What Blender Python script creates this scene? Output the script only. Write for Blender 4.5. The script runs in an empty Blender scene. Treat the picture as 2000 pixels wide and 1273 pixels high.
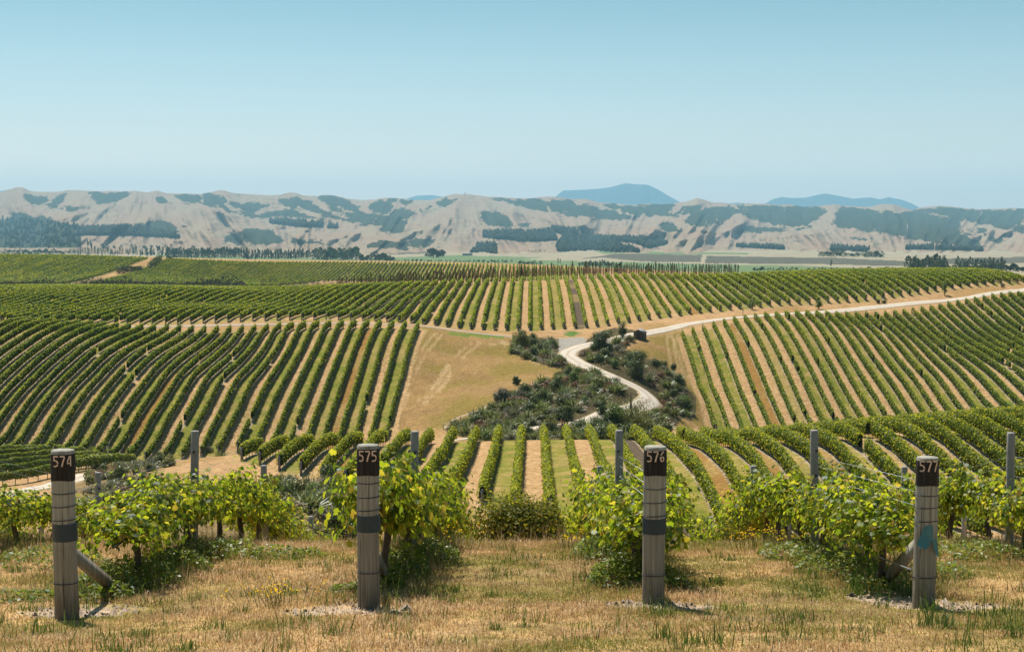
import bpy, bmesh, math, random
import numpy as np
from mathutils import Vector, Matrix
random.seed(7); rng = np.random.default_rng(11)
SC = bpy.context.scene; COL = SC.collection
# ---------------------------------------------------------------- camera, sky, sun
F = 2880.0; HZ = 455.0
PITCH = math.atan((636.5 - HZ) / F)
cam = bpy.data.cameras.new("camera"); cam.sensor_width = 36; cam.lens = 36 * F / 2000
cam.clip_start = 0.1; cam.clip_end = 60000
camo = bpy.data.objects.new("camera", cam); COL.objects.link(camo)
camo.location = (0, 0, 0); camo.rotation_euler = (math.pi / 2 - PITCH, 0, 0)
SC.camera = camo
SUN_EL, SUN_AZ = math.radians(59), math.radians(-28)
W = bpy.data.worlds.new("World"); SC.world = W; W.use_nodes = True
wn = W.node_tree; bg = wn.nodes['Background']; bg.inputs[1].default_value = 0.085
sky = wn.nodes.new('ShaderNodeTexSky'); sky.sky_type = 'NISHITA'; sky.sun_disc = False
sky.sun_elevation = SUN_EL; sky.sun_rotation = SUN_AZ; sky.altitude = 300
sky.air_density = 1.0; sky.dust_density = 1.0; sky.ozone_density = 1.0
hs = wn.nodes.new('ShaderNodeHueSaturation'); hs.inputs['Saturation'].default_value = 0.85; hs.inputs['Hue'].default_value = 0.47
wtc = wn.nodes.new('ShaderNodeTexCoord'); wsx = wn.nodes.new('ShaderNodeSeparateXYZ'); wrp = wn.nodes.new('ShaderNodeValToRGB'); wmx = wn.nodes.new('ShaderNodeMix'); wmx.data_type = 'RGBA'; wmx.blend_type = 'MULTIPLY'; wmx.inputs[0].default_value = 1
wn.links.new(wtc.outputs['Generated'], wsx.inputs[0]); wn.links.new(wsx.outputs[2], wrp.inputs[0])
for p_, c_ in zip((0.0, .04, .09, .155, 1.0), ((1.2, 1.0, .93), (1.02, .90, .865), (.74, .76, .77), (.46, .60, .635), (.6, .74, .8))):
    e_ = wrp.color_ramp.elements[0] if p_ == 0 else (wrp.color_ramp.elements[-1] if p_ == 1 else wrp.color_ramp.elements.new(p_)); e_.position = p_; e_.color = (*c_, 1)
wn.links.new(sky.outputs[0], hs.inputs['Color']); wn.links.new(hs.outputs[0], wmx.inputs[6]); wn.links.new(wrp.outputs[0], wmx.inputs[7]); wn.links.new(wmx.outputs[2], bg.inputs[0])
sun = bpy.data.lights.new("sun", 'SUN'); sun.energy = 4.6; sun.angle = math.radians(0.53); sun.color = (1.0, 0.93, 0.82)
suno = bpy.data.objects.new("sun", sun); COL.objects.link(suno)
S = Vector((math.sin(SUN_AZ) * math.cos(SUN_EL), math.cos(SUN_AZ) * math.cos(SUN_EL), math.sin(SUN_EL)))
suno.rotation_euler = S.to_track_quat('Z', 'Y').to_euler(); suno.location = S * 50
SC.view_settings.view_transform = 'Standard'; SC.view_settings.look = 'None'; SC.view_settings.exposure = 0.72; SC.view_settings.gamma = 1
SC.cycles.max_bounces = 6; SC.cycles.diffuse_bounces = 3; SC.cycles.transmission_bounces = 3; SC.cycles.volume_bounces = 1
SC.cycles.transparent_max_bounces = 6; SC.cycles.use_denoising = True

# ---------------------------------------------------------------- mesh and object helpers
def mk(name, V, Fs, mat=None, parent=None, smooth=False, link=True):
    """One mesh object from numpy vertices and a list of face arrays (tris and/or quads)."""
    V = np.asarray(V, dtype=np.float32).reshape(-1, 3)
    if not isinstance(Fs, (list, tuple)): Fs = [Fs]
    Fs = [np.asarray(f, dtype=np.int32) for f in Fs if len(f)]
    me = bpy.data.meshes.new(name)
    me.vertices.add(len(V)); me.vertices.foreach_set("co", V.ravel())
    nl = sum(f.size for f in Fs); npoly = sum(len(f) for f in Fs)
    me.loops.add(nl); me.loops.foreach_set("vertex_index", np.concatenate([f.ravel() for f in Fs]))
    me.polygons.add(npoly)
    tot = np.concatenate([np.full(len(f), f.shape[1], np.int32) for f in Fs])
    st = np.concatenate([[0], np.cumsum(tot)[:-1]]).astype(np.int32)
    me.polygons.foreach_set("loop_start", st); me.polygons.foreach_set("loop_total", tot)
    if smooth: me.polygons.foreach_set("use_smooth", np.ones(npoly, bool))
    me.update(calc_edges=True); me.validate()
    if mat:
        for m in (mat if isinstance(mat, (list, tuple)) else [mat]): me.materials.append(m)
    o = bpy.data.objects.new(name, me)
    if link: COL.objects.link(o)
    if parent is not None: o.parent = parent
    return o
def attr(o, name, typ, data):
    a = o.data.attributes.new(name, typ, 'POINT')
    a.data.foreach_set("color" if typ == 'FLOAT_COLOR' else "value", np.asarray(data, np.float32).ravel())
def empty(name, loc, rz=0):
    o = bpy.data.objects.new(name, None); COL.objects.link(o); o.location = loc; o.rotation_euler = (0, 0, rz); o.empty_display_size = 0.2
    return o
def tag(o, label=None, cat=None, group=None, kind=None):
    if label: o['label'] = label
    if cat: o['category'] = cat
    if group: o['group'] = group
    if kind: o['kind'] = kind
    return o
def dup(root, loc, rz=0, scale=1.0):
    r = root.copy(); COL.objects.link(r); r.location = loc; r.rotation_euler = (0, 0, rz); r.scale = (scale,) * 3 if np.isscalar(scale) else scale
    for ch in list(root.children):
        c = ch.copy(); COL.objects.link(c); c.parent = r
        for g in list(ch.children):
            d = g.copy(); COL.objects.link(d); d.parent = c
    return r
class MB:
    """Collects vertices and faces of several shapes into one mesh."""
    def __init__(s): s.V = []; s.T = []; s.Q = []; s.n = 0
    def add(s, V, T=None, Q=None):
        V = np.asarray(V, float).reshape(-1, 3); s.V.append(V)
        if T is not None and len(T): s.T.append(np.asarray(T, int) + s.n)
        if Q is not None and len(Q): s.Q.append(np.asarray(Q, int) + s.n)
        s.n += len(V)
    def build(s, name, mat, parent=None, smooth=False):
        fs = []
        if s.T: fs.append(np.concatenate(s.T))
        if s.Q: fs.append(np.concatenate(s.Q))
        return mk(name, np.concatenate(s.V), fs, mat, parent, smooth)
    def tube(s, pts, rad, n=8, cap=True):
        pts = np.asarray(pts, float); rad = np.broadcast_to(np.asarray(rad, float), (len(pts),))
        d = np.gradient(pts, axis=0); d /= np.linalg.norm(d, axis=1)[:, None] + 1e-9
        ref = np.array([0, 0, 1.0]) if abs(d[:, 2]).mean() < 0.8 else np.array([1.0, 0, 0])
        a = np.cross(d, ref); a /= np.linalg.norm(a, axis=1)[:, None] + 1e-9; b = np.cross(d, a)
        th = np.linspace(0, 2 * math.pi, n, endpoint=False)
        V = (pts[:, None] + rad[:, None, None] * (np.cos(th)[None, :, None] * a[:, None] + np.sin(th)[None, :, None] * b[:, None])).reshape(-1, 3)
        m = len(pts); i, j = np.meshgrid(np.arange(m - 1), np.arange(n), indexing='ij')
        Q = np.stack([i * n + j, i * n + (j + 1) % n, (i + 1) * n + (j + 1) % n, (i + 1) * n + j], -1).reshape(-1, 4)
        T = []
        if cap:
            V = np.vstack([V, pts[0], pts[-1]]); c0 = m * n; c1 = c0 + 1
            T = [[c0, (k + 1) % n, k] for k in range(n)] + [[c1, (m - 1) * n + k, (m - 1) * n + (k + 1) % n] for k in range(n)]
        s.add(V, T, Q)
    def box(s, c, size, R=None):
        h = np.array(size) / 2; V = np.array([[x, y, z] for x in (-1, 1) for y in (-1, 1) for z in (-1, 1)]) * h
        if R is not None: V = V @ np.array(R).T
        s.add(V + np.array(c), None, [[0, 1, 3, 2], [4, 6, 7, 5], [0, 4, 5, 1], [2, 3, 7, 6], [0, 2, 6, 4], [1, 5, 7, 3]])
    def quads(s, P, N, size, aspect=1.0, roll=None):
        """One leaf-sized quad per point, folded diamond shape."""
        P = np.asarray(P, float); n = len(P)
        N = np.asarray(N, float); N = N / (np.linalg.norm(N, axis=1)[:, None] + 1e-9)
        r = rng.normal(size=(n, 3)); a = np.cross(N, r); a /= np.linalg.norm(a, axis=1)[:, None] + 1e-9; b = np.cross(N, a)
        size = np.broadcast_to(np.asarray(size, float), (n,))[:, None]
        V = np.stack([P - a * size * 0.5, P - b * size * 0.5 * aspect + N * size * 0.06, P + a * size * 0.5, P + b * size * 0.5 * aspect + N * size * 0.06], 1).reshape(-1, 3)
        s.add(V, None, np.arange(4 * n).reshape(n, 4))
def vnoise(x, y, seed=0):
    """Smooth value noise on numpy arrays, 0..1."""
    xi = np.floor(x).astype(np.int64); yi = np.floor(y).astype(np.int64); xf = x - xi; yf = y - yi
    def h(a, b):
        n = (a * 374761393 + b * 668265263 + seed * 1442695041) & 0x7fffffff
        n = ((n ^ (n >> 13)) * 1274126177) & 0x7fffffff
        return ((n ^ (n >> 16)) & 0xffff) / 65535.0
    u = xf * xf * (3 - 2 * xf); v = yf * yf * (3 - 2 * yf)
    return (h(xi, yi) * (1 - u) + h(xi + 1, yi) * u) * (1 - v) + (h(xi, yi + 1) * (1 - u) + h(xi + 1, yi + 1) * u) * v
def fbm(x, y, o=4, seed=0):
    t = 0; a = 0.5; n = 0
    for i in range(o): t = t + a * vnoise(x * 2 ** i, y * 2 ** i, seed + i); n += a; a *= 0.5
    return t / n
def inpoly(x, y, P):
    P = np.asarray(P, float); r = np.zeros(np.shape(x), bool); j = len(P) - 1
    for i in range(len(P)):
        c = ((P[i, 1] > y) != (P[j, 1] > y)) & (x < (P[j, 0] - P[i, 0]) * (y - P[i, 1]) / (P[j, 1] - P[i, 1] + 1e-12) + P[i, 0]); r ^= c; j = i
    return r

# ---------------------------------------------------------------- materials
class NT:
    def __init__(s, name):
        s.m = bpy.data.materials.new(name); s.m.use_nodes = True; s.t = s.m.node_tree; s.t.nodes.clear(); s.out = s.t.nodes.new('ShaderNodeOutputMaterial')
    def n(s, typ, ins=None, **kw):
        nd = s.t.nodes.new('ShaderNode' + typ)
        for k, v in kw.items(): setattr(nd, k, v)
        for k, v in (ins or {}).items():
            if hasattr(v, 'is_output') : s.t.links.new(v, nd.inputs[k])
            else: nd.inputs[k].default_value = v
        return nd
    def math(s, op, a, b=0.0, c=None, clamp=False):
        ins = {0: a, 1: b}
        if c is not None: ins[2] = c
        return s.n('Math', ins, operation=op, use_clamp=clamp).outputs[0]
    def mix(s, f, a, b, blend='MIX'):
        nd = s.n('Mix', {0: f}, data_type='RGBA', blend_type=blend)
        for k, v in ((6, a), (7, b)):
            if hasattr(v, 'is_output'): s.t.links.new(v, nd.inputs[k])
            else: nd.inputs[k].default_value = (*v[:3], 1)
        return nd.outputs[2]
    def noise(s, scale, detail=3, vec=None, rough=0.55, dist=0.0):
        ins = {'Scale': scale, 'Detail': detail, 'Roughness': rough, 'Distortion': dist}
        if vec is not None: ins['Vector'] = vec
        return s.n('TexNoise', ins).outputs['Fac']
    def ramp(s, f, stops):
        nd = s.n('ValToRGB', {0: f}); cr = nd.color_ramp
        while len(cr.elements) > len(stops): cr.elements.remove(cr.elements[-1])
        while len(cr.elements) < len(stops): cr.elements.new(0.5)
        for e, (p, c) in zip(cr.elements, stops): e.position = p; e.color = (*c[:3], 1) if len(c) >= 3 else (c[0],) * 3 + (1,)
        return nd.outputs[0]
    def sm(s, v, a, b):
        return s.n('MapRange', {0: v, 1: a, 2: b, 3: 0.0, 4: 1.0}, interpolation_type='SMOOTHSTEP').outputs[0]
    def pos(s): return s.n('NewGeometry').outputs['Position']
    def isl(s): return s.n('NewGeometry').outputs['Random Per Island']
    def bump(s, h, strength=0.3, dist=0.05):
        return s.n('Bump', {'Height': h, 'Strength': strength, 'Distance': dist}).outputs[0]
    def done(s, col, rough=0.85, normal=None, spec=0.2, metal=0.0):
        ins = {'Base Color': col if hasattr(col, 'is_output') else (*col[:3], 1), 'Roughness': rough, 'Specular IOR Level': spec, 'Metallic': metal}
        if normal is not None: ins['Normal'] = normal
        s.t.links.new(s.n('BsdfPrincipled', ins).outputs[0], s.out.inputs[0]); return s.m
    def leafy(s, col, tcol, trans=0.4, rough=0.5, gloss=0.05):
        d = s.n('BsdfDiffuse', {'Color': col}).outputs[0]; t = s.n('BsdfTranslucent', {'Color': tcol}).outputs[0]
        g = s.n('BsdfGlossy', {'Color': (0.9, 0.95, 1, 1), 'Roughness': rough}).outputs[0]
        m1 = s.n('MixShader', {0: trans, 1: d, 2: t}).outputs[0]; m2 = s.n('MixShader', {0: gloss, 1: m1, 2: g}).outputs[0]
        s.t.links.new(m2, s.out.inputs[0]); return s.m
def leaf_mat(name, stops, tstops, trans=0.4, gloss=0.05, rough=0.45, patch=None):
    k = NT(name); r = k.isl(); c = k.ramp(r, stops); t = k.ramp(r, tstops)
    if patch:
        f = k.noise(patch[0], 2, k.pos()); f = k.sm(f, 0.35, 0.65)
        c = k.mix(f, c, k.mix(1.0, c, patch[1], 'MULTIPLY')); t = k.mix(f, t, k.mix(1.0, t, patch[1], 'MULTIPLY'))
    return k.leafy(c, t, trans, rough, gloss)
def simple(name, col, rough=0.8, nscale=None, var=0.3, spec=0.2, metal=0.0, bump=0.0):
    k = NT(name)
    if nscale:
        f = k.noise(nscale, 4, k.n('TexCoord').outputs['Object']); c = k.mix(f, tuple(x * (1 - var) for x in col), tuple(min(1, x * (1 + var)) for x in col))
        return k.done(c, rough, k.bump(f, bump, 0.02) if bump else None, spec, metal)
    return k.done(col, rough, None, spec, metal)
# ---------------------------------------------------------------- the lie of the land
# surveyed row lines: (row number: points along the ridge of its canopy), all rows 2.8 m apart and parallel
SP = 2.8; TT = 0.0139; CANOPY = 1.9
RB = {0:[(816,628),(803,656),(791,696),(781,731),(772,768),(766,791),(758,820),(756,836)],
1:[(792.5,627),(777.5,649.5),(768.5,678),(761,709.5),(752,744),(742,781),(732.5,813.5),(726.5,836)],
2:[(768,625.5),(756.5,642),(742,673.5),(732.5,711),(723.5,738),(709,787),(699.5,824)],
3:[(744,624),(719,666),(708.5,702),(695,745.5),(674,800),(663.5,842)],
4:[(720,625),(701,652.5),(687.5,688.5),(674,724.5),(653,784.5),(645.5,804.5),(635,836)],
5:[(695,625.5),(671,664.5),(650,711),(624.5,783),(615.5,797),(605,833)],
6:[(671,625.5),(650,657),(630.5,696),(608,744),(591.5,784.5),(582.5,810.5),(570.5,843.5)],
7:[(645.5,625.5),(624.5,651),(605,690),(587,727.5),(563,777),(547,815),(535,845)],
8:[(620,625.5),(594.5,660),(578,693),(560,726),(550,746),(533,780),(518.5,815),(503.5,848)],
9:[(596,627),(575,657),(560,684),(541,714),(520,744),(500.5,784.5),(493,804.5),(472,842),(466,860)],
10:[(574,628),(553,657),(529,693),(505,721.5),(487,744),(469,783),(457,807.5),(437.5,842),(428.5,864.5)],
11:[(548,628),(526,657),(502,688.5),(475,715.5),(457,739.5),(436,783),(424,807.5),(400,854),(392.5,875)],
12:[(526,628.5),(503.5,657),(475,691.5),(449.5,714),(430,736.5),(406,783),(388,812),(364,864.5)],
13:[(500,632),(484,652.5),(457,681),(427,708),(406,726),(394,744),(376,780),(356.5,812),(334,857)],
14:[(475,633),(452.5,661.5),(421,688.5),(385,717),(367,744),(345,784.5),(325,813.5),(295,869)],
15:[(449.5,631.5),(430,657),(400,684),(370,709.5),(344.5,735),(314.5,780),(296.5,806),(281,839),(267,863)],
16:[(426,633),(412,652.5),(376,678),(340,705),(316,732),(291,770),(274.5,792.5),(243,845)],
17:[(401,634.5),(385,649.5),(352,669),(329.5,685.5),(301,715.5),(280.5,744),(255,776),(229.5,818),(201,864.5)],
18:[(376,634),(364,645),(334,663),(307,682.5),(282,700),(264,720),(246,739.5),(225,771.5),(196.5,813.5),(157.5,872)],
19:[(351,633),(325,651),(284.5,672),(262.5,690),(240,714),(217.5,738),(187.5,774.5),(162,813.5),(127.5,870.5)],
20:[(325,632),(302.5,648),(280,658.5),(255,672),(232.5,691.5),(210,711),(186,736.5),(162,765.5),(135,800),(88.5,875)],
21:[(301,633),(264,654),(232.5,667.5),(202.5,685.5),(177,715.5),(142.5,744),(119,783),(87,830),(55.5,872)],
22:[(276,633),(255,643.5),(210,664.5),(174,684),(139.5,718.5),(104,755),(66,803),(19.5,870.5)],
23:[(249,632),(217.5,640.5),(172.5,664),(150,685.5),(117,711),(72,753),(50,785),(27,818),(4.5,851)],
24:[(226,631),(187.5,640.5),(157.5,655.5),(127.5,676.5),(90,705),(75,727),(40.5,759),(18,786)],
25:[(199,629),(150,640.5),(127.5,655.5),(93,681),(75,696),(42,727.5),(0,769.5)],
26:[(175,625.5),(135,636),(90,660),(57,684),(24,714),(0,733.5)],
27:[(150,625),(105,633),(60,660),(30,681),(0,703.5)],
28:[(124.5,622),(75,633),(37.5,657),(0,682.5)],
29:[(97.5,621),(52.5,630),(15,649.5),(0,660)],
30:[(69,619.5),(22.5,630),(0,643.5)]}
RC = {0:[(1068,984)],-1:[(1003,950)],-2:[(941,950),(972,833)],-3:[(883,930),(929,833)],-4:[(834,909),(857,875),(885,833)],-5:[(813,875),(827,851),(843,838)],
-6:[(759.5,867),(782,845),(800,838)],-7:[(734,841)],-8:[(704,843),(626,909)],-9:[(657,848),(582,899)],-10:[(611,849.5),(541,888)],-11:[(557,849.5),(503.5,878)],-12:[(502,855),(466,870.5)],
2:[(1146,831)],3:[(1193,828.6),(1215,857),(1228,883.6)],4:[(1244,831),(1268,857),(1305,903),(1321,932),(1338,963),(1362.5,1018)],
5:[(1290,835),(1316,850.6),(1347,881),(1373.5,919),(1398,963),(1400,975)],6:[(1338,833),(1367,842),(1400,866),(1426,897),(1450.5,936),(1457,954)],
7:[(1378,835),(1409,839.6),(1444,850.6),(1472.5,872.6)],8:[(1442,841),(1499,852),(1531,880.5),(1563,923)],9:[(1499,831),(1549,845),(1585,870)],
10:[(1632.5,851.7),(1660,883),(1685,906)],11:[(1649,824),(1681,845),(1706,866),(1735,894),(1758.5,917)],12:[(1693,822),(1727,837),(1754,852),(1782,875),(1794,885)],
13:[(1765,816),(1796,833),(1815,856),(1838,879),(1859,898),(1880,913),(1901,931.5)],14:[(1807,816),(1853,841),(1880,864),(1907.6,883),(1937,904),(1956,923)],
15:[(1849,810),(1882,824),(1907.6,837),(1933,858),(1958,875)],16:[(1895,805.5),(1937,822),(1968.5,843),(1996,864)],17:[(1937,797),(1979,810)]}
RA = {-16:[(660.7,608),(682.8,600),(701,586),(720.5,571.6),(740,561)],-13:[(731,612),(754,596.5),(779.5,576),(798,561),(817,549)],-10:[(802.5,617),(822,596.5),(846,571),(856,557.4),(868,546)],
-7:[(871,622),(883,600),(897,574),(909,554),(919,544.6)],-4:[(941,627),(948.7,600),(956,574),(964,550.6),(969,542)],5:[(1143,622),(1137,590),(1129,559),(1121.6,539)],
8:[(1205.8,615),(1196,585),(1184.5,556),(1171.8,535.5)],12:[(1286.5,608.6),(1273,583),(1257.6,559),(1246.6,540.6),(1235.5,532)],16:[(1366.4,598),(1346,578),(1327,556),(1312,537),(1300,530.4)],
20:[(1446,591.5),(1420,570.5),(1393,548),(1375,536),(1360,531)],24:[(1522,582.5),(1495,563),(1465,543.5),(1442.5,533)],28:[(1597,576.5),(1562.5,551),(1532.5,534.5)],
34:[(1706,570),(1664,541),(1643,532.6)],42:[(1842,551.5),(1800.5,532.6)],50:[(1972.7,543),(1947,532.6)],-23:[(494,610),(519,600),(545,592),(571,582),(590.5,570),(610,562.5),(636,556)],
-20:[(565.8,608),(584,603),(610,591),(636,578),(655.5,566.4),(675,554.7)],-26:[(422,614),(435,605),(461,597),(487,592),(506,588),(532,578),(553,570),(571,565),(597,558)],
-30:[(326,616.7),(337.5,609),(357,601),(383,594.6)],-32:[(370,590.7),(396,577.7),(422,567),(448,561.5)],-45:[(65,592),(110.5,576),(143,570)],-36:[(177.5,618),(195,610),(221,602),(247,596)],-40:[(80.6,616.7),(104,609),(130,602)]}
RAbase = {-36:(177,630),-26:(421,628),-16:(660,624.5),-10:(802,630),-5:(918,641),0:(1034,648),4:(1122.5,641),8:(1207,632.5),12:(1289,622),16:(1370,612),20:(1448.5,605),24:(1524,597.5),28:(1599,592),34:(1707,582),42:(1842.5,563),50:(1973,549)}
RD = {0:[(1333,645.5),(1340.5,669.5),(1348,692),(1357,721),(1366,754.5),(1379.5,778.5),(1390,808.5),(1395,828)],
1:[(1352,636.5),(1360,659),(1370,690),(1384,727.5),(1397.5,765),(1412.5,798),(1423,829.5)],2:[(1372,632),(1384,656),(1396,690),(1411,732),(1426,765),(1441,799.5),(1450,829.5)],
3:[(1393,626),(1408,651.5),(1420,687),(1435,726),(1450,766.5),(1465,795),(1477,825)],4:[(1414,620),(1427.5,645.5),(1441,674),(1457,714),(1463.5,729),(1480,774),(1493.5,804),(1505.5,828)],
5:[(1433.5,615.5),(1450,641),(1466.5,672.5),(1484.5,711.5),(1490.5,729),(1510,774),(1526.5,810),(1534,828)],6:[(1456,615.5),(1477,645.5),(1493.5,678.5),(1508.5,711.5),(1534,768),(1550.5,804),(1559.5,825)],
7:[(1474,609.5),(1495,636.5),(1514.5,672.5),(1534,713),(1559.5,766.5),(1580.5,810),(1589.5,826.5)],8:[(1495,609.5),(1516,633.5),(1540,675.5),(1561,716),(1585,771),(1598.5,804)],
9:[(1514.5,606.5),(1537,632),(1561,669.5),(1585,711.5),(1603,750),(1622,786),(1639,819)],10:[(1534,605),(1558,633.5),(1585,677),(1618,740),(1641,784.5),(1664,818)],
12:[(1589.5,615.5),(1613.6,650),(1638.8,694),(1659.8,732),(1678.7,765.6),(1697.6,791),(1718.6,818)],13:[(1594,605),(1611.5,618.7),(1632.5,646),(1662,694),(1685,730),(1706,757),(1739.6,816)],
16:[(1651,608),(1670,621),(1693,644),(1714,671),(1731,694),(1758.5,725.7),(1777,755),(1796,784.5),(1811,807.6)],20:[(1731,608),(1754,627),(1779.5,648),(1802.6,671),(1821.5,694),(1846.7,717),(1874,751),(1903,791)],
24:[(1796.7,594.5),(1842.5,637.6),(1874,662.8),(1907.6,679.6),(1937,698.5),(1968.5,721.6),(1998,751)],28:[(1867.7,583),(1895,608),(1926.5,633),(1958,654),(1989.5,675)],32:[(1937,570),(1968.5,597.7),(1998,623)],35:[(1987.4,565.5)]}
def ray(px, py):
    a = (px - 1000) / F; b = (636.5 - py) / F; c, s = math.cos(PITCH), math.sin(PITCH)
    return a, c + b * s, -s + b * c
def pyof(X, Y, Z):
    c, s = math.cos(PITCH), math.sin(PITCH); d = Y * c - Z * s; return 1000 + F * X / d, 636.5 - F * (Y * s + Z * c) / d
pts = []          # a, lnY, q = z / Y, weight
def addpt(px, py, Y, dz=0.0, w=1.0):
    a, b, c = ray(px, py); pts.append((a / b, math.log(Y), c / b + dz / Y, w))
ENDS = {}
def survey(name, R, off, sgn=1, dz=-CANOPY, ends=True):
    for k, P in R.items():
        X1 = (sgn * k + off) * SP; ys = []
        for px, py in P:
            a, b, c = ray(px, py); den = a / b - TT
            if abs(den) < 0.012: continue
            Y = X1 / den; ys.append(Y); pts.append((a / b, math.log(Y), c / b + dz / Y, min(1.0, abs(den) / 0.06)))
        if ys and ends: ENDS.setdefault(name, {})[k] = (min(ys), max(ys))
survey('B', RB, -9.13, -1); survey('C', RC, 0.5); survey('A', RA, -0.25); survey('A', {k: [v] for k, v in RAbase.items()}, -0.25, 1, 0.0, False); survey('D', RD, 12.7)
# near slope the numbered posts stand on, its fall into the valley, and the far ground
for x, y, Yd in ((130,1210,14.5),(721,1187,14.5),(1277,1177,14.5),(1805,1187,14.5)): addpt(x, y, Yd)
for x, y, Yd in ((0,1273,11.2),(1000,1273,11.3),(2000,1273,11.2),(500,1273,11.3),(1500,1273,11.3)): addpt(x, y, Yd)
for A in (-.42,-.3,-.15,0,.15,.3,.42):
    for Yd, z in ((3,-2.15),(5,-2.45),(8,-2.85),(20,-4.36),(22.5,-4.82),(25.7,-5.75),(32,-7.95),(40,-10.4),(50,-13.2)): pts.append((A, math.log(Yd), z / Yd, 1))
for A in (-.1,0,.1,.2,.3,.4): pts.append((A, math.log(70), -17.6 / 70, 1)); pts.append((A, math.log(90), -20.9 / 90, 1)); pts.append((A, math.log(105), -22.0 / 105, 1))
for x, y, Yd in ((420,930,150),(300,905,172),(200,940,160),(50,962,190),(0,985,170),(600,1000,95),(850,1020,115),(150,1000,110),(350,980,100),(0,1060,80),(20,945,204),(150,925,208),(0,893,236),(160,893,236),(100,880,243),
    (1100,665,335),(1140,680,322),(1095,692,318),(1190,737,292),(1270,772,268),(1100,832,226),(1200,806,243),(1000,810,244),(870,834,250),(900,700,310),(950,760,275),(850,760,286),(1020,700,308),(1080,740,282),(1250,655,340),(1300,680,330),(1330,760,298),(1300,720,310),(1330,840,262),(1150,790,248),(1230,860,228),(1000,858,212),
    (900,648,350),(1000,657,344),(560,640,318),(700,638,322),(820,640,330),(1430,620,376),(1300,645,352),(1560,610,386),(1700,601,398),(1850,588,408),(1990,570,424),
    (450,560,760),(250,566,760),(50,568,760),(600,560,780),(450,549,1000),(600,545,1000),(800,550,1000),(250,545,960),(50,545,960),(500,513,1112),(340,508,1105),(660,513,1112),(860,515,1112),(1000,518,1112),(1100,522,1110),(200,502,1110),(0,499,1110),(1060,548,1000),(1200,552,1000)): addpt(x, y, Yd)
for x in (1400,1600,1800,2000,2150): addpt(x, 560, 640); addpt(x, 545, 1000); addpt(x, 535, 1500)
for x in (-200, 0,300,600,900,1200,1500,1800,2000,2200): addpt(x, 541, 1450); addpt(x, 523, 2000); addpt(x, 508, 2700); addpt(x, 497, 3500); addpt(x, 489, 4600)
pts = np.array(pts)
def tps_fit(P, lam):
    n = len(P); X = P[:, :2]; r2 = ((X[:, None] - X[None]) ** 2).sum(-1); K = 0.5 * r2 * np.log(r2 + 1e-12)
    K += np.diag(lam / P[:, 3]); Q = np.hstack([np.ones((n, 1)), X]); M = np.block([[K, Q], [Q.T, np.zeros((3, 3))]])
    return np.linalg.solve(M, np.concatenate([P[:, 2], np.zeros(3)]))
co = tps_fit(pts, 6e-4)
def tps_eval(a, l):
    out = np.empty(len(a))
    for i in range(0, len(a), 4000):
        x = np.stack([a[i:i + 4000], l[i:i + 4000]], 1); r2 = ((x[:, None] - pts[None, :, :2]) ** 2).sum(-1)
        out[i:i + 4000] = (0.5 * r2 * np.log(r2 + 1e-12)) @ co[:-3] + co[-3] + x @ co[-2:]
    return out
GA = np.linspace(-0.46, 0.46, 231); GL = np.linspace(math.log(3), math.log(4700), 420)
GQ = tps_eval(*[g.ravel() for g in np.meshgrid(GA, GL)]).reshape(len(GL), len(GA))
def H(X, Y):
    X = np.asarray(X, float); Y = np.asarray(Y, float); Yc = np.clip(Y, 3.001, 4690)
    u = np.clip((X / Yc - GA[0]) / (GA[1] - GA[0]), 0, len(GA) - 1.001); v = np.clip((np.log(Yc) - GL[0]) / (GL[1] - GL[0]), 0, len(GL) - 1.001)
    i = u.astype(int); j = v.astype(int); fu = u - i; fv = v - j
    fu = fu * fu * (3 - 2 * fu) * 0.35 + fu * 0.65
    q = (GQ[j, i] * (1 - fu) + GQ[j, i + 1] * fu) * (1 - fv) + (GQ[j + 1, i] * (1 - fu) + GQ[j + 1, i + 1] * fu) * fv
    return q * Yc
_YS = np.exp(np.linspace(math.log(7), math.log(4600), 2600))
def ground_at(px, py, ymin=7.0):
    """The ground point seen at a photo position, looking beyond ymin metres."""
    a, b, c = ray(px, py); Ys = _YS[_YS > ymin]; below = Ys * c / b < H(Ys * a / b, Ys)
    i = int(np.argmax(below)); i = i if below.any() else len(Ys) - 1
    Y = Ys[i]; return Y * a / b, Y, float(H(Y * a / b, Y))
_res = np.array([(tps_eval(pts[:, 0], pts[:, 1]) - pts[:, 2]) * F]); print("terrain residual px rms", float(np.sqrt((_res ** 2).mean())), float(np.abs(_res).max()))
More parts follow.
